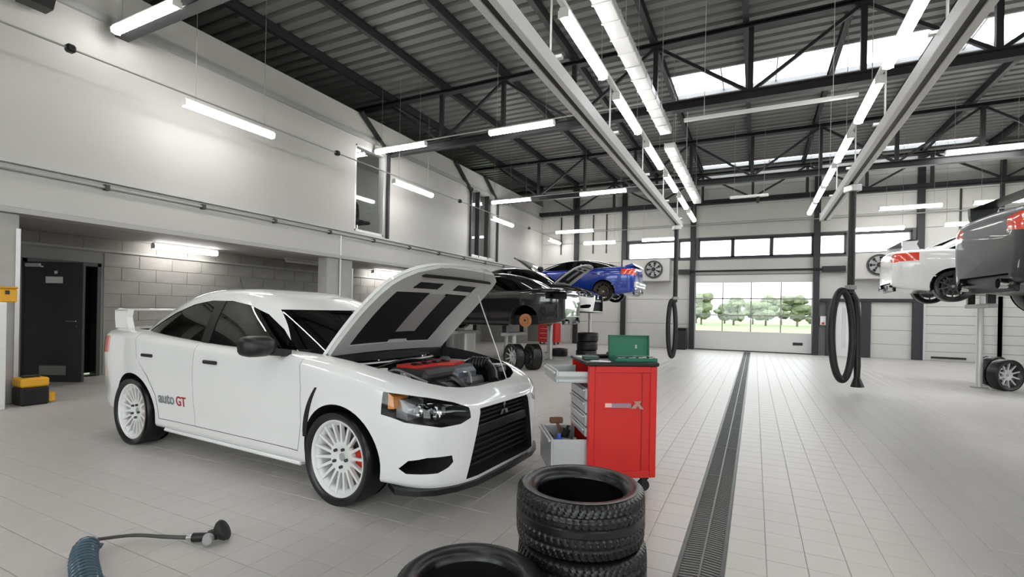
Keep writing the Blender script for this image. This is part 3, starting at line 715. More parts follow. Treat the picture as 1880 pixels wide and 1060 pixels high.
M_PAINT = mat('white_car_paint', (.84, .84, .835), .22, coat=1.0)
M_PGREY = mat('dark_grey_car_paint', (.026, .028, .029), .4, metal=0, coat=.25)
M_PBLACK = mat('black_car_paint', (.008, .008, .009), .12, coat=1.0)
M_PBLUE = mat('blue_car_paint', (.012, .045, .34), .2, metal=.2, coat=1.0)
M_CGLASS = glass('car_glass', (.16, .17, .18), .10)
M_HGLASS = glass('headlight_lens', (.92, .94, .95), .05)
M_TAIL = mat('tail_light_red', (.75, .07, .03), .12, coat=1.0)
M_AMBER = mat('amber_lens', (.85, .28, .03), .15, coat=1.0)
M_UNDER = mat('underbody', (.014, .014, .014), .7)
M_BAY = mat('engine_bay_black', (.012, .012, .013), .6)
M_INT = mat('interior_black', (.016, .016, .017), .8)
M_RIMW = mat('white_rim', (.76, .76, .75), .35)
M_RIMD = mat('dark_rim', (.055, .055, .055), .35, metal=.6)
M_RIMB = mat('bronze_rim', (.10, .075, .05), .4, metal=.6)
M_DISC = mat('brake_disc', (.10, .10, .10), .4, metal=.8)
M_RUST = mat('rusty_disc', (.45, .19, .08), .55, metal=.2, var=.35, scale=20)
M_CALI = mat('red_caliper', (.65, .03, .02), .4)
M_LGREY = mat('hood_underside', (.60, .60, .59), .5)

EVO = dict(
    wmax=[(-2.27, .58), (-2.255, .66), (-2.22, .735), (-2.15, .785), (-2.0, .83), (-1.75, .868), (-1.32, .900), (-1.0, .888), (-.7, .872), (0, .868), (.7, .870), (1.0, .886), (1.33, .902), (1.6, .892), (1.8, .868), (1.95, .83), (2.07, .775), (2.16, .69), (2.225, .575), (2.255, .48), (2.27, .40)],
    top=[(-2.27, .95), (-2.24, 1.03), (-2.18, 1.07), (-2.0, 1.085), (-1.7, 1.08), (-1.0, 1.05), (0, 1.01), (.8, .995), (1.0, .985), (1.3, .955), (1.7, .885), (1.95, .82), (2.1, .765), (2.2, .715), (2.25, .675), (2.27, .645)],
    sho=[(-2.27, .90), (-2.2, .99), (-2.0, 1.03), (-1.6, 1.03), (-1.0, 1.0), (0, .955), (.8, .94), (1.33, .895), (1.7, .83), (1.95, .765), (2.1, .71), (2.2, .665), (2.27, .61)],
    bot=[(-2.27, .36), (-2.2, .30), (-1.9, .24), (-1.0, .19), (.9, .19), (1.7, .19), (2.0, .175), (2.2, .17), (2.27, .18)],
    gh=[(.88, 1.16, -2.00, .80), (.95, 1.06, -1.92, .79), (1.0, .975, -1.84, .775), (1.1, .80, -1.66, .74), (1.2, .62, -1.47, .70), (1.3, .43, -1.26, .652), (1.36, .30, -1.10, .62), (1.40, .19, -.97, .59), (1.43, .06, -.84, .55), (1.452, -.08, -.70, .48), (1.466, -.20, -.56, .38), (1.474, -.28, -.46, .22)],
    dlo=[(.74, .945), (.70, .985), (.50, 1.13), (.28, 1.245), (.05, 1.315), (-.2, 1.35), (-.5, 1.352), (-.75, 1.315), (-1.0, 1.235), (-1.22, 1.135), (-1.38, 1.055), (-1.35, 1.03), (-.9, 1.005), (0, .965)],
    ws=[(.69, .89), (.70, 1.01), (.555, 1.285), (-.555, 1.285), (-.70, 1.01), (-.69, .89)],
    rw=[(.60, 1.13), (.50, 1.36), (-.50, 1.36), (-.60, 1.13)], tail=[(.46, .83), (.46, .955), (.60, .985), (.95, .99), (.95, .84), (.70, .80)])
COUPE = dict(EVO)
COUPE['gh'] = [(.88, 1.10, -2.0, .79), (.95, 1.02, -1.92, .775), (1.0, .93, -1.84, .755), (1.08, .74, -1.68, .71), (1.16, .52, -1.50, .66), (1.22, .33, -1.32, .615), (1.27, .12, -1.12, .56), (1.30, -.08, -.9, .49), (1.315, -.22, -.72, .38), (1.32, -.32, -.6, .25)]
COUPE['dlo'] = [(.82, .962), (.60, 1.07), (.34, 1.165), (.05, 1.235), (-.35, 1.25), (-.7, 1.21), (-1.0, 1.12), (-1.15, 1.04), (0, .985)]
COUPE['ws'] = [(.66, .89), (.66, 1.01), (.50, 1.235), (-.50, 1.235), (-.66, 1.01), (-.66, .89)]
COUPE['rw'] = [(.55, 1.10), (.45, 1.24), (-.45, 1.24), (-.55, 1.10)]
def body_section(C, x):
    w = C['wmax'](x); T = C['top'](x); S = C['sho'](x); B = C['bot'](x)
    mid = B + (S - B) * .42
    return [(0, B), (.5 * w, B), (.86 * w, B), (.935 * w, B + .018), (.955 * w, B + .07), (.965 * w, B + (S - B) * .22), (.985 * w, mid), (1.0 * w, B + (S - B) * .68), (.985 * w, S - .06), (.955 * w, S - .01), (.90 * w, S + (T - S) * .35), (.76 * w, S + (T - S) * .72), (.42 * w, T - .006), (0, T)]
def deck_z(C, x, y):
    P = body_section(C, x)[9:]
    for (y1, z1), (y0, z0) in zip(P, P[1:]):
        if y0 <= abs(y) <= y1: return z0 + (z1 - z0) * (abs(y) - y0) / (y1 - y0)
    return P[0][1]
def side_y(C, x, z):
    P = crom(body_section(C, x)[4:10], 4)
    for (y0, z0), (y1, z1) in zip(P, P[1:]):
        if z0 <= z <= z1: return y0 + (y1 - y0) * (z - z0) / max(1e-6, z1 - z0)
    return P[-1][0]
def loft_body(C):
    st = list(np.linspace(-2.0, 1.8, 45)); st = [-2.27, -2.265, -2.255, -2.24, -2.22, -2.19, -2.15, -2.1, -2.05] + st + [1.86, 1.92, 1.97, 2.02, 2.06, 2.1, 2.13, 2.16, 2.19, 2.21, 2.23, 2.245, 2.255, 2.265, 2.27]
    k = MB(); rings = []
    for x in st:
        half = crom(body_section(C, x), 4)
        ring = [(x, y, z) for y, z in half] + [(x, -y, z) for y, z in half[-2:0:-1]]
        rings.append(ring)
    n = len(rings[0]); vs = [v for r in rings for v in r]; fs = []
    for i in range(len(rings) - 1):
        for j in range(n): fs.append((i * n + j, i * n + (j + 1) % n, (i + 1) * n + (j + 1) % n, (i + 1) * n + j))
    fs += [tuple(range(n)), tuple(range((len(rings) - 1) * n, len(rings) * n))]
    k.add(vs, fs); return k
def loft_gh(levels, off=0.0, zlo=None, zt=0.0):
    fz = [l[0] for l in levels]; fx = pchip([(l[0], l[1]) for l in levels]); fr = pchip([(l[0], l[2]) for l in levels]); fw = pchip([(l[0], l[3]) for l in levels])
    zs = []
    for a, b in zip(fz, fz[1:]):
        m = 3 if b - a > .04 else 2
        zs += [a + (b - a) * i / m for i in range(m)]
    zs.append(fz[-1]); k = MB(); n = 72; vs = []; fs = []
    for zz in zs:
        xf, xr, w = fx(zz) - off * 1.3, fr(zz) + off * 1.3, fw(zz) - off; xc = (xf + xr) / 2; a = (xf - xr) / 2
        for i in range(n):
            t = 2 * PI * (i + .5) / n; c, s = math.cos(t), math.sin(t)
            e = 2 / 4.2
            vs.append((xc + a * math.copysign(abs(c) ** e, c), w * math.copysign(abs(s) ** e, s), zz - zt * (zz - fz[0]) / (fz[-1] - fz[0]) - (.08 if zz == fz[0] and off else 0)))
    m = len(zs)
    for i in range(m - 1):
        for j in range(n): fs.append((i * n + j, i * n + (j + 1) % n, (i + 1) * n + (j + 1) % n, (i + 1) * n + j))
    fs += [tuple(range(n)), tuple(range((m - 1) * n, m * n))]
    k.add(vs, fs); return k
BAY = [(.985, .715), (1.15, .72), (1.45, .715), (1.65, .69), (1.80, .65), (1.92, .585), (2.0, .50), (2.06, .36), (2.085, .18)]
def bay_poly(g=0.0): return [(x, y - g) for x, y in BAY] + [(x, -y + g) for x, y in BAY[::-1]]
R_TY, R_ARCH = .306, .350
AXF, AXR, AXZ = 1.33, -1.33, .304
def car_meshes(spec, full=True):
    C = {k: pchip(spec[k]) for k in ('wmax', 'top', 'sho', 'bot')}; D = {'C': C}
    body0 = mesh_of(loft_body(C), 'body', M_PAINT)
    cuts = []
    for ax in (AXF, AXR):
        for s in (-1, 1): cuts.append(cyl_me((ax, s * .58, AXZ + .012), (ax, s * 1.1, AXZ + .012), R_ARCH, M_UNDER))
    cuts.append(box_me((-1.62, .78, -.70, .70, .42, 1.5), M_INT))
    cuts.append(box_me((.70, 1.02, -.715, .715, .88, 1.5), M_BAY)); cuts.append(prism_me(bay_poly(), .74, 1.4, 'z', M_BAY)); cuts.append(prism_me([(x, y * .74) for x, y in bay_poly()], .40, .80, 'z', M_BAY))
    grille = [(.36, .650), (-.36, .650), (-.50, .21), (.50, .21)]
    cuts.append(prism_me(grille, 2.14, 2.5, 'x', M_MATBLK))
    for s in (-1, 1):
        fog = [(s * y, z) for y, z in ((.61, .345), (.622, .388), (.76, .388), (.815, .365), (.828, .31), (.81, .28), (.70, .285), (.64, .315))]
        cuts.append(prism_me(fog, 1.7, 2.5, 'x', M_MATBLK))
    body1 = body0
    # doors as their own pieces
    F_D = [(.90, .285), (.96, .50), (.965, .74), (.90, 1.05), (-.375, 1.05), (-.375, .285)]
    R_D = [(-.385, .285), (-.385, 1.05), (-1.30, 1.05), (-1.22, .80), (-1.06, .66), (-.95, .50), (-.92, .285)]
    def grow(p, d):
        c = Vector((sum(q[0] for q in p) / len(p), sum(q[1] for q in p) / len(p)))
        return [(q[0] + math.copysign(d, q[0] - c.x), q[1] + math.copysign(d, q[1] - c.y)) for q in p]
    D['doors'] = []
    for s in (-1, 1):
        lo, hi = (.775, 1.2) if s > 0 else (-1.2, -.775)
        for nm, P in (('front_door', F_D), ('rear_door', R_D)):
            D['doors'].append((nm, shade(boolean(body0, [prism_me(P, lo, hi, 'y', M_PAINT)], 'INTERSECT'))))
            cuts.append(prism_me(grow(P, .005), lo, hi, 'y', M_UNDER))
    # head lights, tail lights
    D['lens'] = []; D['tails'] = []
    for s in (-1, 1):
        hp = [(s * y, z) for y, z in ((.47, .605), (.47, .672), (.58, .715), (.72, .752), (.94, .80), (.94, .70), (.84, .605), (.70, .572), (.56, .578))]
        pl = [(1.70, s * .955), (1.72, s * .60), (2.0, s * .38), (2.4, s * .38), (2.4, s * .955)]
        pz = prism_me(hp, 1.66, 2.5, 'x', M_HGLASS); pp = prism_me(pl, .5, .9, 'z', M_HGLASS)
        D['lens'].append(shade(boolean(boolean(body0, [pz], 'INTERSECT'), [pp], 'INTERSECT')))
        cav = boolean(pz, [pp], 'INTERSECT'); cav.materials.clear(); cav.materials.append(M_BLACK)
        for p in cav.polygons: p.material_index = 0
        cuts.append(cav)
        tp = [(s * y, z) for y, z in spec['tail']]
        D['tails'].append(shade(boolean(body0, [prism_me(tp, -2.5, -1.86, 'x', M_TAIL)], 'INTERSECT')))
        cuts.append(prism_me([(y * 1.0, z) for y, z in tp], -2.5, -1.86, 'x', M_UNDER))
    # rear diffuser recess
    cuts.append(prism_me([(.55, .2), (.50, .40), (-.50, .40), (-.55, .2)], -2.5, -2.2, 'x', M_MATBLK))
    D['body'] = shade(boolean(body1, cuts))
    # greenhouse
    g0 = mesh_of(loft_gh(spec['gh']), 'roof', M_PAINT); gi = mesh_of(loft_gh(spec['gh'], .035, None, .03), 'ri', M_INT)
    shell = boolean(g0, [gi])
    dlo = prism_me(spec['dlo'], -1.2, 1.2, 'y', M_BLACK)
    ws = prism_me(spec['ws'], -.3, 1.5, 'x', M_BLACK); rw = prism_me(spec['rw'], -2.3, -.6, 'x', M_BLACK)
    D['roof'] = shade(boolean(shell, [dlo, ws, rw]))
    gl0 = mesh_of(loft_gh(spec['gh'], .006), 'g', M_CGLASS); gl1 = mesh_of(loft_gh(spec['gh'], .016, None, .005), 'g', M_CGLASS)
    gsh = boolean(gl0, [gl1])
    D['windscreen'] = shade(boolean(gsh, [ws], 'INTERSECT')); D['rear_window'] = shade(boolean(gsh, [rw], 'INTERSECT'))
    side = boolean(gsh, [dlo], 'INTERSECT')
    D['side'] = []
    for s in (-1, 1):
        for nm, (a, c) in (('front_side_window', (-.30, 1.3)), ('rear_side_window', (-1.6, -.42))):
            D['side'].append((nm, shade(boolean(side, [box_me((a, c, .2 * s if s > 0 else -1.2, 1.2 if s > 0 else -.2, .8, 1.5), M_CGLASS)], 'INTERSECT'))))
        D['side'].append(('door_pillar', shade(boolean(boolean(shell, [dlo], 'INTERSECT'), [box_me((-.42, -.30, .2 if s > 0 else -1.2, 1.2 if s > 0 else -.2, .8, 1.5), M_BLACK)], 'INTERSECT'))))
    for dct in (D['windscreen'], D['rear_window'], *[m for n_, m in D['side'] if 'window' in n_]):
        dct.materials.clear(); dct.materials.append(M_CGLASS); dct.polygons.foreach_set('material_index', [0] * len(dct.polygons))
    for n_, m in D['side']:
        if n_ == 'door_pillar': m.materials.clear(); m.materials.append(M_BLACK); m.polygons.foreach_set('material_index', [0] * len(m.polygons))
    for m in D['lens']: m.materials.clear(); m.materials.append(M_HGLASS); m.polygons.foreach_set('material_index', [0] * len(m.polygons))
    for m in D['tails']: m.materials.clear(); m.materials.append(M_TAIL); m.polygons.foreach_set('material_index', [0] * len(m.polygons))
    # bonnet skin: grid over the bay outline, pivot at rear edge
    hw = pchip(BAY); k = MB(); k.cs = True; nx, ny = 28, 20; xs_ = [.975 + (2.085 - .975) * (i / nx) for i in range(nx + 1)]
    hx, hz = .985, deck_z(C, .985, 0); vs = []
    for dz in (.004, -.022):
        for x in xs_:
            for j in range(ny + 1):
                y = (2 * j / ny - 1) * (hw(max(x, .985)) - .006); vs.append((x - hx, y, deck_z(C, x, y) + dz - hz))
    nn = (nx + 1) * (ny + 1); fs = []
    I = lambda t, i, j: t * nn + i * (ny + 1) + j
    for t in (0, 1):
        for i in range(nx):
            for j in range(ny): fs.append((I(t, i, j), I(t, i + 1, j), I(t, i + 1, j + 1), I(t, i, j + 1)))
    for i in range(nx):
        for j in (0, ny): fs.append((I(0, i, j), I(0, i + 1, j), I(1, i + 1, j), I(1, i, j)))
    for j in range(ny):
        for i in (0, nx): fs.append((I(0, i, j), I(0, i, j + 1), I(1, i, j + 1), I(1, i, j)))
    k.add(vs, fs); D['hood'] = shade(mesh_of(k, 'bonnet', M_PAINT), 50); D['hinge'] = (hx, 0, hz)
    # underside frame: strips following the skin (x range, y range fraction)
    def under(x0, x1, f0, f1, th, m, lift=.0):
        q = MB(); q.cs = True; mx_, my_ = 10, 6; vv = []
        for dz in (-.022 - lift, -.022 - lift - th):
            for i in range(mx_ + 1):
                x = x0 + (x1 - x0) * i / mx_
                for j in range(my_ + 1):
                    y = (f0 + (f1 - f0) * j / my_) * (hw(max(x, .985)) - .012); vv.append((x - hx, y, deck_z(C, x, y) + dz - hz))
        nn2 = (mx_ + 1) * (my_ + 1); ff = []; J = lambda t, i, j: t * nn2 + i * (my_ + 1) + j
        for t in (0, 1):
            for i in range(mx_):
                for j in range(my_): ff.append((J(t, i, j), J(t, i + 1, j), J(t, i + 1, j + 1), J(t, i, j + 1)))
        for i in range(mx_):
            for j in (0, my_): ff.append((J(0, i, j), J(0, i + 1, j), J(1, i + 1, j), J(1, i, j)))
        for j in range(my_):
            for i in (0, mx_): ff.append((J(0, i, j), J(0, i, j + 1), J(1, i, j + 1), J(1, i, j)))
        q.add(vv, ff); return shade(mesh_of(q, 'u', m), 50)
    D['under'] = [('inner_frame', under(1.0, 2.05, -.99, -.80, .03, M_LGREY)), ('inner_frame', under(1.0, 2.05, .60, .99, .03, M_LGREY)),
                  ('inner_frame', under(1.0, 1.09, -.82, .62, .03, M_LGREY)), ('inner_frame', under(1.66, 2.06, -.82, .62, .028, M_LGREY)), ('rubber_seal', under(1.90, 1.925, -.80, .80, .05, M_MATBLK)),
                  ('insulation_pad', under(1.09, 1.66, -.80, -.17, .018, M_MATBLK)), ('insulation_pad', under(1.09, 1.66, .20, .60, .018, M_MATBLK)),
                  ('vent_louvre_panel', under(1.20, 1.62, -.17, .20, .012, mat('vent_grey', (.42, .42, .42), .5))), ('vent_slot', under(1.71, 1.80, -.60, -.15, .034, M_MATBLK)), ('vent_slot', under(1.71, 1.80, .18, .58, .034, M_MATBLK)),
                  ('insulation_pad', under(1.12, 1.20, -.2, .2, .02, M_MATBLK))]
    return D
def wx(x): return 1.751 + (x - 1.70) * .76 if x > 1.70 else (-(1.751 + (-x - 1.70) * .95) if x < -1.70 else 1.03 * x)
YS = .94
def warp(me, ox=0.0):
    if me.get('w'): return me
    n = len(me.vertices); co = np.empty(n * 3); me.vertices.foreach_get('co', co); co = co.reshape(-1, 3)
    x = co[:, 0] + ox
    co[:, 0] = np.where(x > 1.70, 1.751 + (x - 1.70) * .76, np.where(x < -1.70, -(1.751 + (-x - 1.70) * .95), 1.03 * x)) - wx(ox)
    co[:, 1] *= YS; me.vertices.foreach_set('co', co.ravel()); me['w'] = 1; me.update(); return me
def warp_set(D):
    for key in ('body', 'roof', 'windscreen', 'rear_window'): warp(D[key])
    for key in ('doors', 'side'):
        for n_, m in D[key]: warp(m)
    for key in ('lens', 'tails'):
        for m in D[key]: warp(m)
    warp(D['hood'], D['hinge'][0])
    for n_, m in D['under']: warp(m, D['hinge'][0])
    return D
# ---- wheels (spin axis = local y, outer face toward -y)
def tyre_profile(R=R_TY, r=.250, w=.235):
    h = w / 2
    return [(r, -h * .80), (r + .008, -h * .88), (r + .03, -h * .985), (r + .055, -h), (R - .028, -h * .96), (R - .010, -h * .86), (R - .002, -h * .70), (R, -h * .3), (R, h * .3), (R - .002, h * .70), (R - .010, h * .86), (R - .028, h * .96), (r + .055, h), (r + .03, h * .985), (r + .008, h * .88), (r, h * .80)]
def tread_tyre(R=.315, r=.225, w=.26, nth=300):
    # carcass + tread grooves as real relief
    prof = tyre_profile(R, r, w); k = MB(); k.cs = True
    h = w / 2; ys = list(np.linspace(-h * .86, h * .86, 33)); pr = []
    side0 = [(r - .012, -h * .6), (r - .004, -h * .80), (r + .008, -h * .88), (r + .03, -h * .985), (r + .05, -h), (r + .062, -h * .985), (R - .034, -h * .975), (R - .022, -h * .94)]
    inner = [(r - .012, h * .6), (r + .03, h * .80), (R - .03, h * .72), (R - .016, 0), (R - .03, -h * .72), (r + .03, -h * .80)]
    ringp = side0 + [(R - .012 * (abs(y) / h) ** 4, y) for y in ys] + [(a, -b) for a, b in side0[::-1]] + inner
    n0 = len(side0); n1 = n0 + len(ys); m = len(ringp); vs = []
    for i in range(nth):
        t = 2 * PI * i / nth; 
        for j, (rr, y) in enumerate(ringp):
            if n0 <= j < n1:
                q = y / h; ph = (i / nth * 60 + abs(q) * 2.2) % 1.0; g = 0
                if min(abs(abs(q) - .16), abs(abs(q) - .50)) < .045: g = .008
                elif abs(q) > .52 and ph < .2: g = .0075
                elif .2 < abs(q) < .47 and (ph + .35) % 1.0 < .16: g = .006
                rr -= g
            elif j in (n0 - 1, n1) and ((i / nth * 60 + 2.1) % 1.0) < .2: rr -= .006
            vs.append((rr * math.cos(t), y, rr * math.sin(t)))
    fs = []
    for i in range(nth):
        a = (i + 1) % nth
        for j in range(m): b = (j + 1) % m; fs.append((i * m + j, a * m + j, a * m + b, i * m + b))
    k.add(vs, fs); return shade(mesh_of(k, 'tyre', M_RUBBER), 40)
TYRE_T = tread_tyre()
k = MB(); k.cs = True; k.lathe(tyre_profile(), 72, 'y'); TYRE_S = shade(mesh_of(k, 'tyre', M_RUBBER), 40)
def rim_parts(nsp, m, paired=False):
    P = {}
    k = MB(); k.cs = True
    k.lathe([(.245, -.092), (.248, -.098), (.238, -.104), (.228, -.098), (.222, -.085), (.212, -.06), (.205, .07), (.228, .09), (.236, .094), (.23, .10), (.2, .075), (.198, -.05), (.21, -.075)], 72, 'y', closed=True); P['rim_barrel'] = shade(mesh_of(k, 'rim_barrel', m), 40)
    sp = MB(); w0, w1 = (.0105, .0075) if not paired else (.014, .011)
    for z0, z1 in ((.055, .222),):
        sp.add([(-w0, -.060, z0), (w0, -.060, z0), (w1, -.088, z1), (-w1, -.088, z1), (-w0 * .8, -.03, z0), (w0 * .8, -.03, z0), (w1 * .8, -.062, z1), (-w1 * .8, -.062, z1)], [(0, 1, 2, 3), (7, 6, 5, 4), (0, 4, 5, 1), (1, 5, 6, 2), (2, 6, 7, 3), (3, 7, 4, 0)])
    P['spoke'] = mesh_of(sp, 'spoke', m)
    k = MB(); k.cs = True; k.lathe([(.0, -.052), (.022, -.052), (.03, -.055), (.04, -.062), (.075, -.066), (.082, -.055), (.082, -.03), (0, -.03)], 40, 'y'); P['hub'] = shade(mesh_of(k, 'hub', m), 40)
    k = MB(); k.cs = True; k.lathe([(0, -.056), (.02, -.058), (.028, -.054), (.028, -.05)], 24, 'y'); P['centre_cap'] = shade(mesh_of(k, 'centre_cap', M_GREY))
    k = MB(); k.cyl((0, -.074, 0), (0, -.05, 0), .011, 6); P['wheel_nut'] = mesh_of(k, 'wheel_nut', M_DGREY)
    k = MB(); k.lathe([(.0, -.012), (.165, -.012), (.165, .012), (.0, .012)], 48, 'y'); P['brake_disc'] = mesh_of(k, 'brake_disc', M_DISC)
    for key in ('rim_barrel', 'spoke', 'brake_disc', 'hub'):
        for v in P[key].vertices: v.co.x *= 1.055; v.co.z *= 1.055
    for v in P['hub'].vertices: v.co.x *= 1.25; v.co.z *= 1.25
    P['n'] = nsp; return P
RIM_W = rim_parts(18, M_RIMW); RIM_D = rim_parts(10, M_RIMD, True); RIM_B = rim_parts(10, M_RIMB, True)
def wheel(parent, pos, side, rim, brake=True, steer=0.0, spin=.1):
    """a wheel as part of a car: side -1 = right (outer face toward -y)."""
    w = obj('wheel', TYRE_S, parent, pos); w.rotation_euler = (0, spin, (0 if side < 0 else PI) + steer)
    for nm in ('rim_barrel', 'hub', 'centre_cap'): obj(nm, rim[nm], w)
    for i in range(rim['n']):
        o = obj('spoke', rim['spoke'], w); a = 2 * PI * i / rim['n']; o.rotation_euler = (0, a, 0)
    for i in range(5):
        a = 2 * PI * (i + .3) / 5; obj('wheel_nut', rim['wheel_nut'], w, (.062 * math.sin(a), -.008, .062 * math.cos(a)))
    if brake:
        obj('brake_disc', rim['brake_disc'], w)
    return w
# ---- assemble cars
def text_mesh(body, size, m, ext=.001, shear=0.0, bold=0.0):
    c = bpy.data.curves.new('t', 'FONT'); c.body = body; c.size = size; c.extrude = ext; c.shear = shear; c.offset = bold
    o = bpy.data.objects.new('t', c); COL.objects.link(o); dg = bpy.context.evaluated_depsgraph_get(); dg.update()
    me = bpy.data.meshes.new_from_object(o.evaluated_get(dg)); bpy.data.objects.remove(o)
    me.materials.clear(); me.materials.append(m); return me
EVO_D = warp_set(car_meshes(EVO)); COUPE_D = warp_set(car_meshes(COUPE))
def recol(me, a, b):
    if a is b: return me
    m = me.copy()
    for i, q in enumerate(m.materials):
        if q is a: m.materials[i] = b
    return m
def make_car(name, D, loc, rz, label, paint, rim, scale=1.0, hood=0.0, roof=None, wheels=((1, -1), (1, 1), (-1, -1), (-1, 1)), wing=True, rust=False, steer=0.0, tails=True, mirror=True, group=None, wingm=None, hoodm=None):
    t = empty(name, loc, rz, label, 'car', group); t.scale = (scale,) * 3; C = D['C']; roof = roof or paint
    R = lambda me, p=paint: recol(me, M_PAINT, p)
    obj('body', R(D['body']), t); obj('roof', R(D['roof'], roof), t)
    for nm, me in D['doors']:
        d = obj(nm, R(me), t)
    for i, s in enumerate((-1, 1)):
        for nm, x in (('front_door', .08), ('rear_door', -.86)):
            d = [o for o in t.children if o.name.startswith(nm)][i]
            y = s * (side_y(C, x, .845) + .012); k = MB(); k.box(x - .30, x - .12, y - .012, y + .012, .828, .858, .008); k.build('door_handle', M_BLACK, d)
    obj('windscreen', D['windscreen'], t); obj('rear_window', D['rear_window'], t)
    for nm, me in D['side']: obj(nm, me, t)
    for i, s in enumerate((-1, 1)):
        l = obj('headlight', D['lens'][i], t)
        for (x, y, z, r) in ((1.98, .62, .645, .052), (1.90, .735, .665, .038)):
            k = MB(); k.cs = True; k.lathe([(r, .035), (r, .055), (r * .82, .045), (r * .5, -.02), (0, -.03)], 24, 'x', (x, s * y, z)); k.build('reflector', M_CHROME, l)
            k = MB(); k.cs = True; k.lathe([(0, .03), (r * .35, .02), (r * .5, -.01)], 20, 'x', (x, s * y, z)); k.build('projector', mat('projector_lens', (.25, .26, .28), .05), l)
        k = MB(); k.prism([(1.735, .675), (1.735, .775), (1.80, .755), (1.80, .68)], s * .70, s * (side_y(C, 1.77, .72) - .022), 'y'); k.build('amber_marker', M_AMBER, l)
        k = MB(); k.prism([(1.78, .62), (1.78, .74), (1.83, .73), (1.90, .70), (1.90, .61)], s * .64, s * .80, 'y'); k.build('chrome_bezel', mat('bezel_chrome', (.6, .62, .66), .25, metal=.7), l)
        k = MB(); k.box(1.93, 2.02, s * .50, s * .57, .61, .665, .01); k.build('inner_lamp', M_GREY, l)
        if tails: obj('tail_light', D['tails'][i], t)
    # bonnet
    hd = obj('bonnet', R(D['hood'], hoodm or paint), t, D['hinge']); hd.rotation_euler = (0, -math.radians(hood), 0)
    if hood:
        for nm, me in D['under']: obj(nm, me, hd)
    # grille
    for z, hgt, xx, ww in ((.615, .010, 2.235, .355), (.585, .010, 2.235, .36), (.555, .010, 2.235, .37), (.50, .065, 2.245, .42), (.43, .012, 2.21, .43), (.39, .012, 2.21, .44), (.35, .012, 2.21, .45), (.31, .012, 2.21, .46), (.27, .012, 2.21, .47)):
        k = MB(); k.box(xx - .03, xx, -ww, ww, z - hgt / 2, z + hgt / 2, .004); k.build('grille_bar', M_BLACK if hgt > .05 else M_MATBLK, t)
    em = MB(); a = .034
    for ang in (90, 210, 330):
        q = math.radians(ang); e = Vector((math.cos(q), math.sin(q))); f = Vector((-math.sin(q), math.cos(q)))
        P = [e * .003, e * (.003 + a) + f * a * .56, e * (.003 + 2 * a), e * (.003 + a) - f * a * .56]
        em.prism([(p.x, p.y) for p in P], 0, .012, 'x')
    em.build('grille_emblem', M_CHROME, t, (2.24, 0, .595))
    k = MB(); pts = [(2.27, 0), (2.25, .42), (2.19, .60), (2.10, .73), (1.98, .815), (1.80, .86)]
    outer = [(x + .045, y) for x, y in pts] ; poly = outer + [(x - .10, y * .93) for x, y in pts[::-1]]
    full = [(x, y) for x, y in outer] + [(x - .12, y * .9) for x, y in pts[::-1]]
    k.prism(full, .155, .19, 'z'); k.prism([(x, -y) for x, y in full], .155, .19, 'z'); k.build('front_splitter', M_BLACK, t)
    k = MB(); k.box(-2.22, -2.17, -.50, .50, .22, .40, .01); k.build('rear_diffuser', M_BLACK, t)
    for s in (-1, 1):
        k = MB(); k.cyl((-2.15, s * .40, .30), (-2.31, s * .40, .30), .05, 20, cap=False); k.cyl((-2.15, s * .40, .30), (-2.20, s * .40, .30), .048, 20); k.build('exhaust_tip', M_CHROME, t)
        k = MB(); k.box(-.90, .90, s * .74, s * .818, .165, .195, .01); k.build('side_skirt', recolm(paint), t)
        # fender vent blade
        k = MB(); P = []
        for i in range(9):
            f = i / 8; z = .40 + f * .36; x = .995 + .045 * f + .09 * f ** 2.2; P.append((x, z))
        w = [.010 + .014 * math.sin(PI * min(1, .25 + .75 * i / 8)) for i in range(9)]
        vs = []
        for (x, z), q in zip(P, w):
            for dx in (-q, q): vs.append((x + dx, s * (side_y(C, x + dx, z) + .004), z)); vs.append((x + dx, s * (side_y(C, x + dx, z) - .02), z))
        fs = []
        for i in range(8):
            a = i * 4; b = a + 4; fs += [(a, a + 2, b + 2, b), (a + 1, a + 3, b + 3, b + 1), (a, a + 1, b + 1, b), (a + 2, a + 3, b + 3, b + 2)]
        fs += [(0, 1, 3, 2), (32, 33, 35, 34)]
        k.add(vs, fs); k.build('fender_vent', M_MATBLK, t)
        if mirror:
            k = MB(); k.cs = True; mt = Matrix.Translation((.66, s * 1.0, 1.02)) @ Matrix.Rotation(s * .12, 4, 'Z')
            pr = [(.0, -.10, .0), (.02, -.10, .6), (.05, -.085, .9), (.09, -.02, 1.0), (.105, .05, .82), (.10, .09, .45)]
            vs = []; m_ = 20
            prof = [(-.075, .78), (-.06, 1.0), (-.01, 1.02), (.04, .9), (.075, .62), (.095, .25)]
            for (dx, sc) in prof:
                for i in range(m_):
                    a = 2 * PI * i / m_; c_, s_ = math.cos(a), math.sin(a); e = .62
                    vs.append(tuple(mt @ Vector((dx, .125 * sc * math.copysign(abs(c_) ** e, c_), .075 * sc * math.copysign(abs(s_) ** e, s_)))))
            fs = [(i * m_ + j, i * m_ + (j + 1) % m_, (i + 1) * m_ + (j + 1) % m_, (i + 1) * m_ + j) for i in range(len(prof) - 1) for j in range(m_)]
            fs += [tuple(range(m_)), tuple(range((len(prof) - 1) * m_, len(prof) * m_))]
            k.add(vs, fs); mi = k.build('mirror', M_BLACK, t)
            k = MB(); k.bar((.72, s * .78, .965), (.68, s * .93, .98), .07, .05); k.build('mirror_arm', M_BLACK, mi)
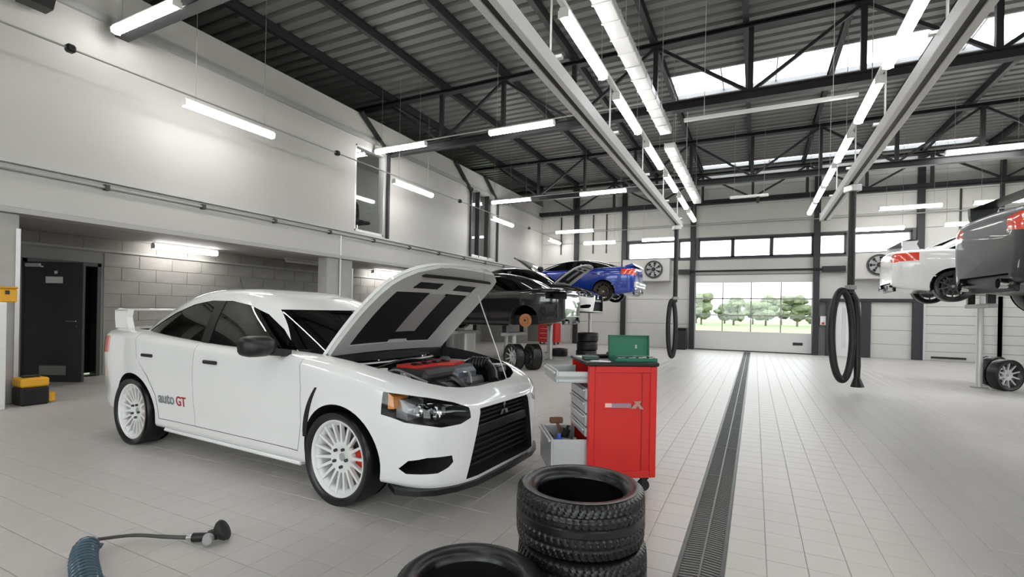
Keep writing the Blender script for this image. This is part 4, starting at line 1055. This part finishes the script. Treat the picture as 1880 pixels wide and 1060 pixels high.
    if wing:
        wg = MB(); wg.cs = True; prof = [(-2.12, 1.235), (-2.02, 1.265), (-1.90, 1.26), (-1.84, 1.245), (-1.90, 1.236), (-2.02, 1.232)]
        wg.prism(prof, -.70, .70, 'y'); w_ = wg.build('rear_wing', wingm or paint, t)
        for s in (-1, 1):
            k = MB(); k.prism([(-2.10, 1.06), (-2.12, 1.15), (-2.125, 1.245), (-1.84, 1.25), (-1.87, 1.17), (-1.82, 1.065)], s * .64, s * .70, 'y'); k.build('wing_stand', recolm(paint), w_)
    for fx, s in wheels:
        st = steer if fx > 0 else 0
        wheel(t, ((AXF if fx > 0 else AXR), s * .775, AXZ), s, rim, True, st, .07 if s < 0 else .2)
        if rim is RIM_W or True:
            ax = AXF if fx > 0 else AXR
            k = MB(); 
            for i in range(7):
                pass
            arc = [(math.cos(a) * .176, math.sin(a) * .176) for a in np.linspace(-.55, .55, 9)] + [(math.cos(a) * .10, math.sin(a) * .10) for a in np.linspace(.55, -.55, 9)]
            k.prism([(ax + x, AXZ + z) for x, z in arc], s * .735, s * .805, 'y'); k.build('brake_caliper', M_CALI if rim is RIM_W else M_DGREY, t)
    for fx in (1, -1):
        for s in (-1, 1):
            if (fx, s) in wheels: continue
            k = MB(); ax = AXF if fx > 0 else AXR
            k.lathe([(.03, s * .80), (.07, s * .80), (.085, s * .775), (.16, s * .775), (.16, s * .745), (.05, s * .745)], 40, 'y', (ax, 0, AXZ)); k.build('brake_disc', M_RUST, t)
            k = MB(); k.cyl((ax, s * .45, AXZ), (ax, s * .78, AXZ), .05, 16); k.build('hub_shaft', M_DGREY, t)
    # seats, wheel
    for s in (-1, 1):
        k = MB(); k.box(-.30, .20, s * .36 - .23, s * .36 + .23, .45, .62, .05); k.prism([(-.38, .55), (-.22, .55), (-.34, 1.12), (-.46, 1.12)], s * .36 - .22, s * .36 + .22, 'y'); k.box(-.50, -.38, s * .36 - .13, s * .36 + .13, 1.12, 1.27, .04); k.build('seat', M_INT, t)
    k = MB(); k.cs = True; pts = [Matrix.Rotation(math.radians(-25), 4, 'Y') @ Vector((0, .18 * math.cos(a), .18 * math.sin(a))) + Vector((.42, -.36, .98)) for a in np.linspace(0, 2 * PI, 25)[:-1]]
    k.tube(pts, .015, 8, closed=True); k.build('steering_wheel', M_INT, t)
    k = MB(); k.prism([(.80, .90), (.80, .985), (.62, .985), (.50, .93), (.50, .80), (.80, .7)], -.69, .69, 'y'); k.build('dashboard', M_INT, t)
    k = MB(); k.box(.76, 1.06, -.70, .70, .86, .955, .01); k.build('cowl_panel', M_BLACK, t)
    warp_kids(t); return t
def warp_kids(t):
    for ch in t.children:
        if ch.name.startswith('wheel') or ch.name.startswith('brake'):
            if ch.get('moved'): continue
            if ch.name.startswith('wheel'): ch.location.x = wx(ch.location.x); ch.location.y *= YS
            else: ch.location.x = wx(AXF if sum(v.co.x for v in ch.data.vertices) > 0 else AXR) - (AXF if sum(v.co.x for v in ch.data.vertices) > 0 else AXR); ch.location.y = -math.copysign(.045, sum(v.co.y for v in ch.data.vertices))
            ch['moved'] = 1; continue
        if ch.get('moved'): continue
        ch['moved'] = 1; ox = ch.location.x
        if ch.data.users > 1 and not ch.data.get('w'): ch.data = ch.data.copy()
        warp(ch.data, ox); ch.location.x = wx(ox)
        for g in ch.children:
            warp(g.data, ox)
def recolm(p): return p
M_BAYG = mat('bay_grey', (.10, .10, .105), .4); M_SILV = mat('bay_silver', (.5, .5, .5), .35, metal=.8)
def engine_bay(t):
    def B(nm, m, *a, b=.012): k = MB(); k.box(*a, b); return k.build(nm, m, t)
    B('engine_block', M_BAYG, 1.33, 1.78, -.33, .33, .42, .78, b=.03)
    vc = B('engine_cover', mat('cover_charcoal', (.045, .045, .05), .35), 1.30, 1.66, -.36, .34, .78, .865, b=.03)
    k = MB(); k.prism([(1.34, -.30), (1.34, .22), (1.40, .30), (1.56, .30), (1.60, .10), (1.52, -.02), (1.52, -.30)], .866, .885, 'z'); k.build('red_cover_plate', mat('cover_red', (.60, .035, .025), .4), vc)
    for i in range(4): B('coil_pack', M_BLACK, 1.44, 1.50, -.26 + i * .13, -.20 + i * .13, .885, .90, b=.006)
    B('timing_cover', mat('steel_blue_grey', (.20, .22, .26), .35, metal=.5), 1.60, 1.70, -.02, .30, .62, .85, b=.03)
    k = MB(); k.cs = True; k.tube([(1.50, .34, .80), (1.55, .44, .85), (1.68, .46, .86), (1.82, .38, .80), (1.92, .28, .73)], .052, 14); k.build('intake_hose', M_RUBBER, t)
    for i in range(6):
        f = i / 5; 
        k = MB(); k.cs = True; k.lathe([(.052, -.01), (.062, 0), (.052, .01)], 16, 'x', (1.56 + f * .14, .45, .853)); k.build('hose_rib', M_BLACK, t)
    B('air_box', M_BLACK, 1.52, 1.86, .44, .64, .55, .83, b=.03); B('air_box_lid', M_BAYG, 1.54, 1.84, .46, .62, .83, .85, b=.008)
    B('battery', M_BLACK, 1.12, 1.40, .42, .63, .60, .84, b=.01); B('battery_top', mat('battery_grey', (.35, .35, .36), .5), 1.13, 1.39, .43, .62, .84, .86, b=.006); B('fuse_box', M_BLACK, 1.16, 1.45, .20, .38, .70, .88, b=.015)
    B('fuse_label', M_WHITE, 1.72, 1.82, .50, .60, .851, .853, b=0)
    for s in (-1, 1):
        k = MB(); k.cs = True; k.lathe([(0, .88), (.04, .88), (.05, .865), (.10, .855), (.115, .83), (.12, .70)], 28, 'z', (1.20, s * .55, 0)); k.build('strut_tower', M_SILV if s < 0 else M_BAYG, t)
    k = MB(); k.cs = True; k.lathe([(0, .885), (.03, .885), (.03, .86), (.055, .85), (.06, .72), (.05, .70)], 24, 'z', (1.44, -.56, 0)); k.build('reservoir', mat('reservoir_white', (.72, .71, .66), .4), t)
    k = MB(); k.cs = True; k.lathe([(0, .86), (.022, .86), (.022, .845), (.05, .835), (.05, .72)], 24, 'z', (1.57, -.50, 0)); k.build('oil_can', M_SILV, t)
    B('coolant_tank', mat('tank_cream', (.62, .58, .45), .4), 1.64, 1.80, -.60, -.46, .66, .80, b=.02)
    k = MB(); k.prism([(1.84, -.52), (1.98, -.44), (2.05, -.30), (2.07, 0), (2.05, .30), (1.98, .44), (1.84, .52)], .715, .735, 'z'); k.build('radiator_cover', M_BAYG, t)
    B('radiator', M_MATBLK, 1.86, 1.92, -.40, .40, .42, .71, b=.005)
    for i, (pts, r, m) in enumerate((([(1.62, -.30, .70), (1.72, -.36, .78), (1.86, -.30, .74)], .024, M_RUBBER), ([(1.66, -.1, .70), (1.75, -.14, .80), (1.87, -.08, .72)], .028, M_RUBBER), ([(1.15, -.35, .84), (1.25, -.1, .90), (1.18, .2, .88)], .012, M_RUBBER), ([(1.62, .05, .80), (1.74, .10, .82), (1.84, .02, .745)], .014, M_SILV), ([(1.70, -.25, .74), (1.76, -.20, .79), (1.80, -.08, .76), (1.86, -.02, .75)], .010, M_BLACK), ([(1.30, -.45, .80), (1.42, -.42, .86), (1.55, -.40, .83), (1.66, -.34, .78)], .010, M_SILV))):
        k = MB(); k.cs = True; k.tube([(*p,) for p in bez(pts)], r, 10); k.build('hose', m, t)
    for x, y, z in ((1.70, -.38, .73), (1.76, -.30, .75), (1.82, -.38, .72), (1.70, .36, .70)): k = MB(); k.cyl((x, y, z - .05), (x, y, z), .028, 14); k.build('cap', M_SILV, t)
    # prop rod
    k = MB(); k.cyl((2.0, .40, .73), (1.50, .55, 1.53), .006, 8); k.build('prop_rod', M_ALU, t)
    warp_kids(t)
def bez(pts, n=8):
    P = [Vector(p) for p in pts]; out = []
    for i in range(len(P) - 1):
        p0 = P[max(i - 1, 0)]; p1 = P[i]; p2 = P[i + 1]; p3 = P[min(i + 2, len(P) - 1)]
        for j in range(n):
            t = j / n; out.append(.5 * ((2 * p1) + (-p0 + p2) * t + (2 * p0 - 5 * p1 + 4 * p2 - p3) * t * t + (-p0 + 3 * p1 - 3 * p2 + p3) * t ** 3))
    out.append(P[-1]); return out

main = make_car('saloon_car', EVO_D, (-3.969, 3.447, 0), -math.radians(2.71), 'white sports saloon with open bonnet and white multi-spoke wheels in the foreground', M_PAINT, RIM_W, 1.045, hood=51, steer=-math.radians(2))
engine_bay(main)
# lettering on the rear door, aerial, registration-free
C_ = EVO_D['C']
def side_text(s, x, z, size, m):
    me = text_mesh(s, size, m, .0008, 0, .002 * size / .1)
    for v in me.vertices:
        X_, Z_ = v.co.x + x, v.co.y + z; v.co = (X_, -(side_y(C_, X_, Z_) * YS + .0025 + v.co.z), Z_)
    o = obj('door_lettering', me, main); o['moved'] = 1; return o
side_text('auto', -.93, .435, .135, mat('letter_grey', (.20, .23, .24), .4)); side_text('GT', -.66, .435, .115, mat('letter_red', (.42, .02, .03), .4))
k = MB(); k.cyl((-.95, 0, 1.36), (-1.06, 0, 1.60), .004, 6, .002); k.build('roof_aerial', M_BLACK, main)

black = make_car('saloon_car', EVO_D, (-6.25, 11.3, .86), PI, 'black saloon on a low lift, rear wheels off with a rusty brake disc', M_PBLACK, RIM_D, 1.0, wheels=((1, -1), (1, 1)), wing=False, tails=False)
blackb = make_car('saloon_car', EVO_D, (-6.0, 13.2, 1.22), 0, 'black saloon with open bonnet and white front bumper on the second lift', M_PBLACK, RIM_D, .97, hood=44, wheels=((-1, -1), (-1, 1)), wing=False, tails=False, mirror=False)
fb = boolean(EVO_D['body'].copy(), [box_me((1.72, 2.4, -1, 1, .1, .64), M_PAINT)], 'INTERSECT'); fb = recol(fb, M_PAINT, M_PAINT); o = obj('front_bumper', shade(fb), blackb, (-.012, 0, -.004)); o.scale = (1.012, 1.012, 1.012); o['moved'] = 1
blue = make_car('coupe_car', COUPE_D, (-5.55, 15.5, 1.74), PI, 'blue coupe with black roof and open bonnet raised high on a lift', M_PBLUE, RIM_B, 1.0, hood=42, roof=M_PBLACK, wing=False, hoodm=M_PBLACK)
k = MB(); k.box(-2.33, -2.24, -.70, .70, .42, .60, .02); k.box(-2.40, -2.33, -.45, .5, .50, .56, .01); k.build('bare_bumper_beam', M_ALU, blue)
k = MB(); k.cyl((-2.1, -.55, .30), (-2.1, .45, .30), .12, 24); k.cyl((-2.15, .45, .30), (-2.42, .45, .32), .05, 16); k.build('silencer', M_SILV, blue)
k = MB(); k.prism([(-2.28, 1.08), (-2.18, 1.16), (-1.95, 1.10), (-1.95, 1.06)], -.66, .66, 'y'); k.build('duck_tail', M_PBLUE, blue)
warp_kids(black); warp_kids(blue)
white2 = make_car('saloon_car', EVO_D, (4.82, 13.15, 1.72), 0, 'white sports saloon raised on a lift, seen from behind on the right', M_PAINT, RIM_D, 1.0, wingm=M_BLACK)
grey = make_car('saloon_car', EVO_D, (4.46, 7.2, 1.44), math.radians(6), 'dark grey saloon raised on a lift at the right edge, seen from behind', M_PGREY, RIM_D, 1.0)
# ---- lifts: two pistons each, cross arms
def lift(x, y, z, rz, lab):
    t = empty('car_lift', (x, y, 0), rz, lab, 'car lift')
    for s in (-1, 1):
        k = MB(); k.cyl((s * .72, 0, 0), (s * .72, 0, z - .10), .055, 20); k.build('piston', M_ALU, t)
        k = MB(); k.cyl((s * .72, 0, 0), (s * .72, 0, .02), .14, 24); k.build('piston_collar', M_GREY, t)
        qbox('cross_beam', M_GREY, s * .72 - .07, s * .72 + .07, -.60, .60, z - .10, z - .02, t, .01)
        for q in (-1, 1): qbox('arm_pad', M_BLACK, s * .72 - .06, s * .72 + .06, q * .5 - .06, q * .5 + .06, z - .02, z + .19 * 1.0, t, .01)
    return t
lift(-6.25, 11.3, .86, 0, 'twin piston lift under the nearer black saloon'); lift(-6.0, 13.2, 1.22, 0, 'twin piston lift under the black saloon with the white bumper')
lift(-5.55, 15.5, 1.74, 0, 'twin piston lift under the blue coupe'); lift(4.82, 13.15, 1.72, 0, 'twin piston lift under the raised white saloon'); lift(4.46, 7.2, 1.44, math.radians(6), 'twin piston lift under the dark grey saloon')
# ================================================================== TYRES, TROLLEY, SMALL THINGS
def flat_tyre(x, y, z, lab, rz=0.0, s=1.0, grp='loose tyres'):
    o = obj('tyre', TYRE_T, None, (x, y, z)); o.rotation_euler = (PI / 2, 0, rz); o.scale = (s, s, s); return tag(o, lab, 'tyre', grp)
flat_tyre(-.752, 2.345, .13, 'lower treaded tyre of the two-tyre stack in the foreground', .3)
flat_tyre(-.765, 2.345, .39, 'upper treaded tyre on top of the two-tyre stack in the foreground', 1.1)
flat_tyre(-1.045, 1.765, .13, 'single tyre lying at the bottom edge, left of the tyre stack', 2.0)
def loose_wheel(x, y, rz, lab, rim, tilt=0.0, grp='loose wheels'):
    t = empty('loose_wheel', (x, y, R_TY), rz, lab, 'wheel', grp); t.rotation_euler = (tilt, 0, rz)
    obj('tyre', TYRE_S, t)
    for nm in ('rim_barrel', 'hub', 'centre_cap'): obj(nm, rim[nm], t)
    for i in range(rim['n']): o = obj('spoke', rim['spoke'], t); o.rotation_euler = (0, 2 * PI * i / rim['n'], 0)
    return t
RIM_S = dict(RIM_D); RIM_S['spoke'] = recol(RIM_D['spoke'], M_RIMD, M_ALU); RIM_S['hub'] = recol(RIM_D['hub'], M_RIMD, M_ALU)
loose_wheel(-5.05, 10.35, -.55, 'loose wheel standing in front under the black saloon', RIM_S)
loose_wheel(-4.72, 10.68, -.75, 'loose wheel standing behind another under the tail of the black saloon', RIM_D)
loose_wheel(4.55, 13.85, .75, 'loose wheel with silver spokes on the floor under the raised white car', RIM_S)
loose_wheel(4.42, 12.95, .55, 'loose wheel at the right edge, nearer of the pair under the raised white car', RIM_S)
for i, (x, y) in enumerate(((-4.55, 14.3),)):
    for j in range(3): flat_tyre(x + .02 * j, y, .13 + .26 * j, ['bottom', 'middle', 'top'][j] + ' tyre of the dark stack under the blue coupe', j, 1, 'tyres stacked under the coupe')
flat_tyre(-5.55, 14.6, .117, 'tyre lying flat beside the dark stack under the blue coupe', .4, .9)

# ---- red tool trolley
TR = empty('tool_trolley', (-.655, 3.83, 0), math.radians(31.7), 'red tool trolley with open drawers and black top behind the tyre stack', 'tool trolley')
W_, D_, H0, H1 = .53, .60, .12, .965
k = MB()
k.box(-W_, -W_ + .05, 0, .04, H0, H1, .006); k.box(-.05, 0, 0, .04, H0, H1, .006); k.box(-W_ + .05, -.05, 0, .04, H1 - .05, H1, .004); k.box(-W_ + .05, -.05, 0, .04, H0, H0 + .05, .004)
k.build('side_frame', M_RED, TR)
qbox('side_panel', M_RED, -W_ + .05, -.05, .014, .03, H0 + .05, H1 - .05, TR)
qbox('panel_groove', mat('dark_red', (.30, .010, .008), .5), -.115, -.110, .008, .014, H0 + .05, H1 - .05, TR)
qbox('back_panel', M_RED, -.03, 0, .04, D_ - .04, H0, H1, TR, .004); qbox('far_panel', M_RED, -W_, 0, D_ - .04, D_, H0, H1, TR, .006); qbox('floor_panel', M_RED, -W_ + .02, -.03, .04, D_ - .04, H0, H0 + .03, TR)
k = MB(); k.box(-W_ - .012, .012, -.012, D_ + .012, H1, H1 + .03, .008); k.build('top_mat', M_BLACK, TR)
M_DRAW = mat('drawer_grey', (.55, .56, .57), .38, metal=.3)
zs = [(.80, .90), (.70, .79), (.60, .69), (.50, .59), (.42, .49)]
for i, (a, c) in enumerate(zs):
    d = qbox('drawer', M_DRAW, -W_ - .012, -W_ + .45, .045, D_ - .045, a, c, TR, .006) if i else None
    if d: qbox('drawer_handle', M_ALU, -W_ - .03, -W_ - .012, .06, D_ - .06, c - .025, c - .010, d, .004)
def open_drawer(x_out, z0, z1):
    k = MB(); x0, x1 = -W_ - x_out, -W_ + .02; t_ = .012
    k.box(x0, x1, .05, D_ - .05, z0, z0 + .008); k.box(x0, x0 + .02, .045, D_ - .045, z0, z1, .004); k.box(x0, x1, .05, .05 + t_, z0, z1 - .01); k.box(x0, x1, D_ - .05 - t_, D_ - .05, z0, z1 - .01)
    d = k.build('open_drawer', M_DRAW, TR)
    qbox('drawer_handle', M_ALU, x0 - .02, x0, .06, D_ - .06, z1 - .03, z1 - .012, d, .004); return d
open_drawer(.24, .83, .925); open_drawer(.27, .145, .41)
qbox('slide', M_GREY, -W_ - .25, -W_, .042, .048, .86, .88, TR)
for x in (-W_ + .07, -.07):
    for y in (.07, D_ - .07):
        k = MB(); k.box(x - .035, x + .035, y - .03, y + .03, .095, .12, .005); k.prism([(x - .02, .1), (x + .03, .1), (x + .01, .05), (x - .015, .05)], y - .022, y - .016, 'y'); k.prism([(x - .02, .1), (x + .03, .1), (x + .01, .05), (x - .015, .05)], y + .016, y + .022, 'y'); c = k.build('castor', M_BLACK, TR)
        k = MB(); k.cyl((x, y - .014, .045), (x, y + .014, .045), .045, 20); k.build('castor_wheel', M_RUBBER, c)
# emblem strip on the side: blurred maker mark, pale box, dark strip, slanted arrow
k = MB(); k.box(-.40, -.35, .0, .0135, .655, .685); k.build('maker_mark', mat('mark_pale', (.85, .55, .52), .5), TR)
k = MB(); k.box(-.348, -.20, .0, .0135, .652, .685); k.build('maker_mark', mat('mark_violet', (.33, .22, .28), .5), TR)
k = MB(); k.prism([(-.20, .645), (-.165, .645), (-.12, .70), (-.155, .70)], .001, .0135, 'y'); k.prism([(-.18, .70), (-.15, .70), (-.10, .64), (-.13, .64)], .002, .0135, 'y'); k.build('maker_mark', mat('mark_tan', (.45, .24, .20), .5), TR)
TM = TR.matrix_basis.copy() if False else (Matrix.Translation(TR.location) @ Matrix.Rotation(math.radians(31.7), 4, 'Z'))
def on(x, y, z): return tuple(TM @ Vector((x, y, z)))
RT = math.radians(31.7); ZT = H1 + .03
# green metal box with open lid on the trolley
gb = empty('socket_case', on(-.155, .13, ZT), RT, 'green metal socket case with its lid open on the trolley top', 'tool case')
M_GRN = mat('green_paint', (.004, .15, .085), .35, var=.12, scale=9, coat=.3)
k = MB(); k.box(-.16, .17, -.09, .10, 0, .006); k.box(-.16, .17, -.09, -.084, 0, .028); k.box(-.16, .17, .094, .10, 0, .028); k.box(-.16, -.154, -.09, .1, 0, .028); k.box(.164, .17, -.09, .1, 0, .028); k.build('case_base', M_GRN, gb)
k = MB(); k.box(-.16, .17, .0, .006, 0, .165); k.box(-.16, .17, -.025, .0, .159, .165); k.box(-.16, -.154, -.025, 0, 0, .165); k.box(.164, .17, -.025, 0, 0, .165); l = k.build('case_lid', M_GRN, gb, (0, .105, .03)); l.rotation_euler = (-.06, 0, -.0)
qbox('lid_latch', M_CHROME, .06, .075, -.004, 0, .06, .09, l)
qbox('tray', M_BLACK, -.15, .16, -.08, .09, .006, .02, gb)
for i in range(7):
    k = MB(); k.cyl((-.13 + i * .042, -.03 + (i % 2) * .03, .024), (-.13 + i * .042 + .03, -.03 + (i % 2) * .03, .024), .008 + .001 * i, 12); k.build('socket', M_CHROME, gb)
o = qbox('paper_sheet', M_WHITE, -.07, .07, -.05, .05, 0, .004, None, 0, on(-.45, .42, ZT), RT + .3); tag(o, 'folded white paper on the back of the trolley top', 'paper')
o = qbox('paper_sheet', M_WHITE, -.08, .07, -.03, .03, 0, .004, None, 0, on(-.42, .06, ZT), RT - .4); tag(o, 'white slip of paper at the front of the trolley top', 'paper')
k = MB(); k.box(-.12, .12, -.02, .02, 0, .03, .01); k.box(.08, .15, -.035, .035, 0, .05, .012); o = k.build('power_ratchet', M_BLACK, None, on(-.36, .36, ZT), RT + .2); tag(o, 'black power ratchet lying on the trolley top', 'tool')
o = qbox('parts_box', mat('parts_dark_green', (.03, .08, .06), .5), -.06, .06, -.04, .04, 0, .03, None, .005, on(-.47, .2, ZT), RT); tag(o, 'small dark green parts box on the trolley top edge', 'box')
o = qbox('tool_inlay', mat('inlay_green', (.16, .34, .24), .6), -.10, .10, -.18, .18, 0, .03, None, .004, on(-.66, .28, .839), RT); tag(o, 'pale green tool inlay in the upper open drawer', 'tool tray')
ZB = .154
def item(nm, lab, cat, m, build, x, y, z, rz=0.0): k = MB(); build(k); o = k.build(nm, m, None, on(x, y, z), RT + rz); return tag(o, lab, cat, 'things in the lower trolley drawer')
M_BLUE = mat('blue_plastic', (.06, .14, .55), .4)
item('spray_can', 'blue can standing in the lower open drawer', 'can', M_BLUE, lambda k: (k.cyl((0, 0, 0), (0, 0, .22), .042, 20), k.cyl((0, 0, .22), (0, 0, .24), .042, 20, .02), k.cyl((0, 0, .24), (0, 0, .27), .014, 12)), -.72, .14, ZB)
item('spray_can', 'dark spray can leaning out of the lower open drawer', 'can', M_MATBLK, lambda k: (k.cyl((0, 0, 0), (.08, 0, .26), .03, 16), k.cyl((.08, 0, .26), (.09, 0, .29), .012, 12)), -.70, .33, ZB)
item('hammer', 'hammer with brown handle poking from the lower drawer', 'hammer', mat('wood_brown', (.20, .09, .045), .6), lambda k: (k.cyl((0, 0, 0), (-.10, .05, .30), .013, 10), k.box(-.16, -.05, .02, .06, .28, .33, .008)), -.58, .42, ZB)
item('oil_bottle', 'tan oil bottle in the lower drawer beside the cabinet', 'bottle', mat('tan_plastic', (.35, .30, .22), .5), lambda k: (k.box(-.04, .04, -.03, .03, 0, .20, .012), k.cyl((0, 0, .2), (0, 0, .24), .015, 12)), -.60, .13, ZB)
item('funnel', 'grey funnel in the lower drawer', 'funnel', M_GREY, lambda k: k.lathe([(.012, 0), (.014, .1), (.05, .18), (.052, .2), (.047, .18), (.01, .1)], 20), -.66, .24, ZB)
item('rag', 'dark crumpled rag in the far corner of the lower drawer', 'rag', mat('rag_dark', (.05, .05, .07), .9), lambda k: (k.box(-.05, .05, -.06, .06, 0, .14, .04), k.box(-.03, .04, -.03, .05, .1, .2, .03)), -.745, .46, ZB)

# ---- blue coiled air hose with black tool head on the floor
AH = empty('air_hose', (0, 0, 0), 0, 'blue coiled air hose with black lead and tool head on the floor', 'air hose')
ax_ = bez([(-2.40, 1.03, .062), (-2.60, 1.12, .062), (-2.83, 1.20, .062), (-3.02, 1.27, .062), (-3.16, 1.34, .060), (-3.21, 1.40, .05)], 14)
pts = []; nturn = 23; N_ = nturn * 12; ax_ = [Vector(p) for p in ax_]
cum = [0.0]
for a, b in zip(ax_, ax_[1:]): cum.append(cum[-1] + (b - a).length)
for i in range(N_ + 1):
    s_ = cum[-1] * i / N_; j = min(max(int(np.searchsorted(cum, s_)) - 1, 0), len(ax_) - 2); f = (s_ - cum[j]) / max(1e-6, cum[j + 1] - cum[j]); c = ax_[j].lerp(ax_[j + 1], f); tdir = (ax_[j + 1] - ax_[j]).normalized()
    n1 = tdir.cross(Vector((0, 0, 1))).normalized(); n2 = n1.cross(tdir); g = 2 * PI * i / 12; r = .052 if s_ < cum[-1] - .06 else .035
    pts.append(c + n1 * (r * math.cos(g)) + n2 * (r * math.sin(g)))
k = MB(); k.cs = True; k.tube(pts, .0085, 8); k.build('coiled_hose', mat('hose_blue', (.045, .085, .115), .35, coat=.4), AH)
k = MB(); k.cs = True; k.tube(bez([(-3.23, 1.42, .06), (-3.14, 1.55, .05), (-3.02, 1.635, .035), (-2.92, 1.69, .03), (-2.88, 1.71, .03)], 8), [.009] * 8 + [.010] * 8 + [.011] * 8 + [.012] * 9, 10); k.build('straight_lead', mat('lead_grey', (.06, .06, .055), .45), AH)
k = MB(); k.cs = True; k.cyl((-2.945, 1.768, .03), (-2.91, 1.787, .03), .015, 14); k.build('coupling', M_CHROME, AH)
k = MB(); k.cs = True; k.cyl((-2.915, 1.785, .03), (-2.83, 1.83, .035), .026, 16, .024); k.build('grip', M_BLACK, AH)
hd_ = Matrix.Translation((-2.795, 1.865, .058)) @ Matrix.Rotation(math.radians(40), 4, 'Z') @ Matrix.Rotation(math.radians(62), 4, 'Y')
def xf(k): k.v = [tuple(hd_ @ Vector(v)) for v in k.v]; return k
k = MB(); k.cs = True; k.lathe([(0, -.045), (.022, -.045), (.026, -.03), (.040, -.015), (.058, .005), (.062, .022), (.055, .03), (.03, .034), (0, .034)], 28); xf(k).build('head_disc', M_RUBBER2, AH)
k = MB(); k.cs = True; k.cyl((-2.80, 1.80, .045), (-2.775, 1.775, .045), .030, 18, .024); k.build('head_cap', M_GREY, AH)
k = MB(); k.cs = True; k.cyl((-2.835, 1.83, .04), (-2.79, 1.855, .055), .03, 18, .034); k.build('head_neck', M_BLACK, AH)

for o in AH.children:
    if o.name.split('.')[0] in ('coupling', 'grip', 'head_disc', 'head_cap', 'head_neck'): o.location = (.05, -.065, 0)
# ---- left edge: cabinet, yellow boxes
cb = empty('steel_cabinet', (-8.72, 2.36, 0), 0, 'white steel cabinet cut by the left edge of the view', 'cabinet')
qbox('body', M_WHITE, -.16, .25, -.4, .36, 0, 1.36, cb, .01); qbox('door', mat('cabinet_door', (.76, .76, .75), .4), .25, .265, -.39, .35, .05, 1.33, cb, .004)
yb = empty('assortment_box', (-8.62, 2.56, 1.36), 0, 'yellow assortment box on the white cabinet at the left edge', 'box'); qbox('body', M_YEL, -.14, .14, -.2, .26, 0, .17, yb, .015)
qbox('lid', mat('yellow_dark', (.55, .27, .01), .5), -.145, .145, -.205, .265, .17, .20, yb, .01)
for i in range(3): qbox('latch', M_BLACK, .14, .155, -.14 + i * .14, -.10 + i * .14, .10, .15, yb, .003)
yc = empty('tool_case', (-8.7, 3.02, 0), 0, 'black tool case with yellow lid on the floor by the left pillar', 'tool case'); qbox('body', M_BLACK, -.13, .16, -.13, .16, 0, .24, yc, .02); qbox('lid', M_YEL, -.13, .16, -.13, .16, .24, .36, yc, .02); qbox('handle', M_BLACK, -.02, .04, -.08, .11, .36, .39, yc, .01)
qbox('corner_pad', M_YEL, .0, .12, .16, .24, .02, .14, yc, .01)
# ---- far left: cabinets in the recess, red cabinet at the far wall
for i, (y, m, nm) in enumerate(((12.2, M_MATBLK, 'black steel locker in the recess, nearer one under the black saloon'), (13.6, M_MATBLK, 'black steel locker in the recess, farther one'), (14.9, M_WHITE, 'white steel locker deep in the left recess'))):
    c = empty('steel_locker', (-9.7, y, 0), 0, nm, 'locker'); qbox('body', m, -.4, .25, -.42, .42, 0, 1.35, c, .01)
    for s in (-1, 1): qbox('door', m, .25, .268, s * .21 - .2, s * .21 + .2, .04, 1.31, c, .004); qbox('door_handle', M_ALU, .268, .285, s * .05 - .01, s * .05 + .01, .6, .75, c)
rc = empty('red_cabinet', (-7.9, 19.6, 0), 0, 'red workshop cabinet standing before the far wall on the left', 'cabinet'); qbox('body', M_RED, -.4, .4, -.3, .3, .1, .95, rc, .01)
for i in range(4): d = qbox('drawer', mat('red_drawer', (.5, .02, .015), .4), -.37, .37, -.32, -.30, .14 + i * .2, .31 + i * .2, rc, .004); qbox('drawer_handle', M_ALU, -.3, .3, -.335, -.32, .27 + i * .2, .285 + i * .2, d)
for s in (-1, 1):
    for q in (-1, 1): k = MB(); k.cyl((s * .32 - .02, q * .22, .05), (s * .32 + .02, q * .22, .05), .05, 14); k.build('castor', M_BLACK, rc)
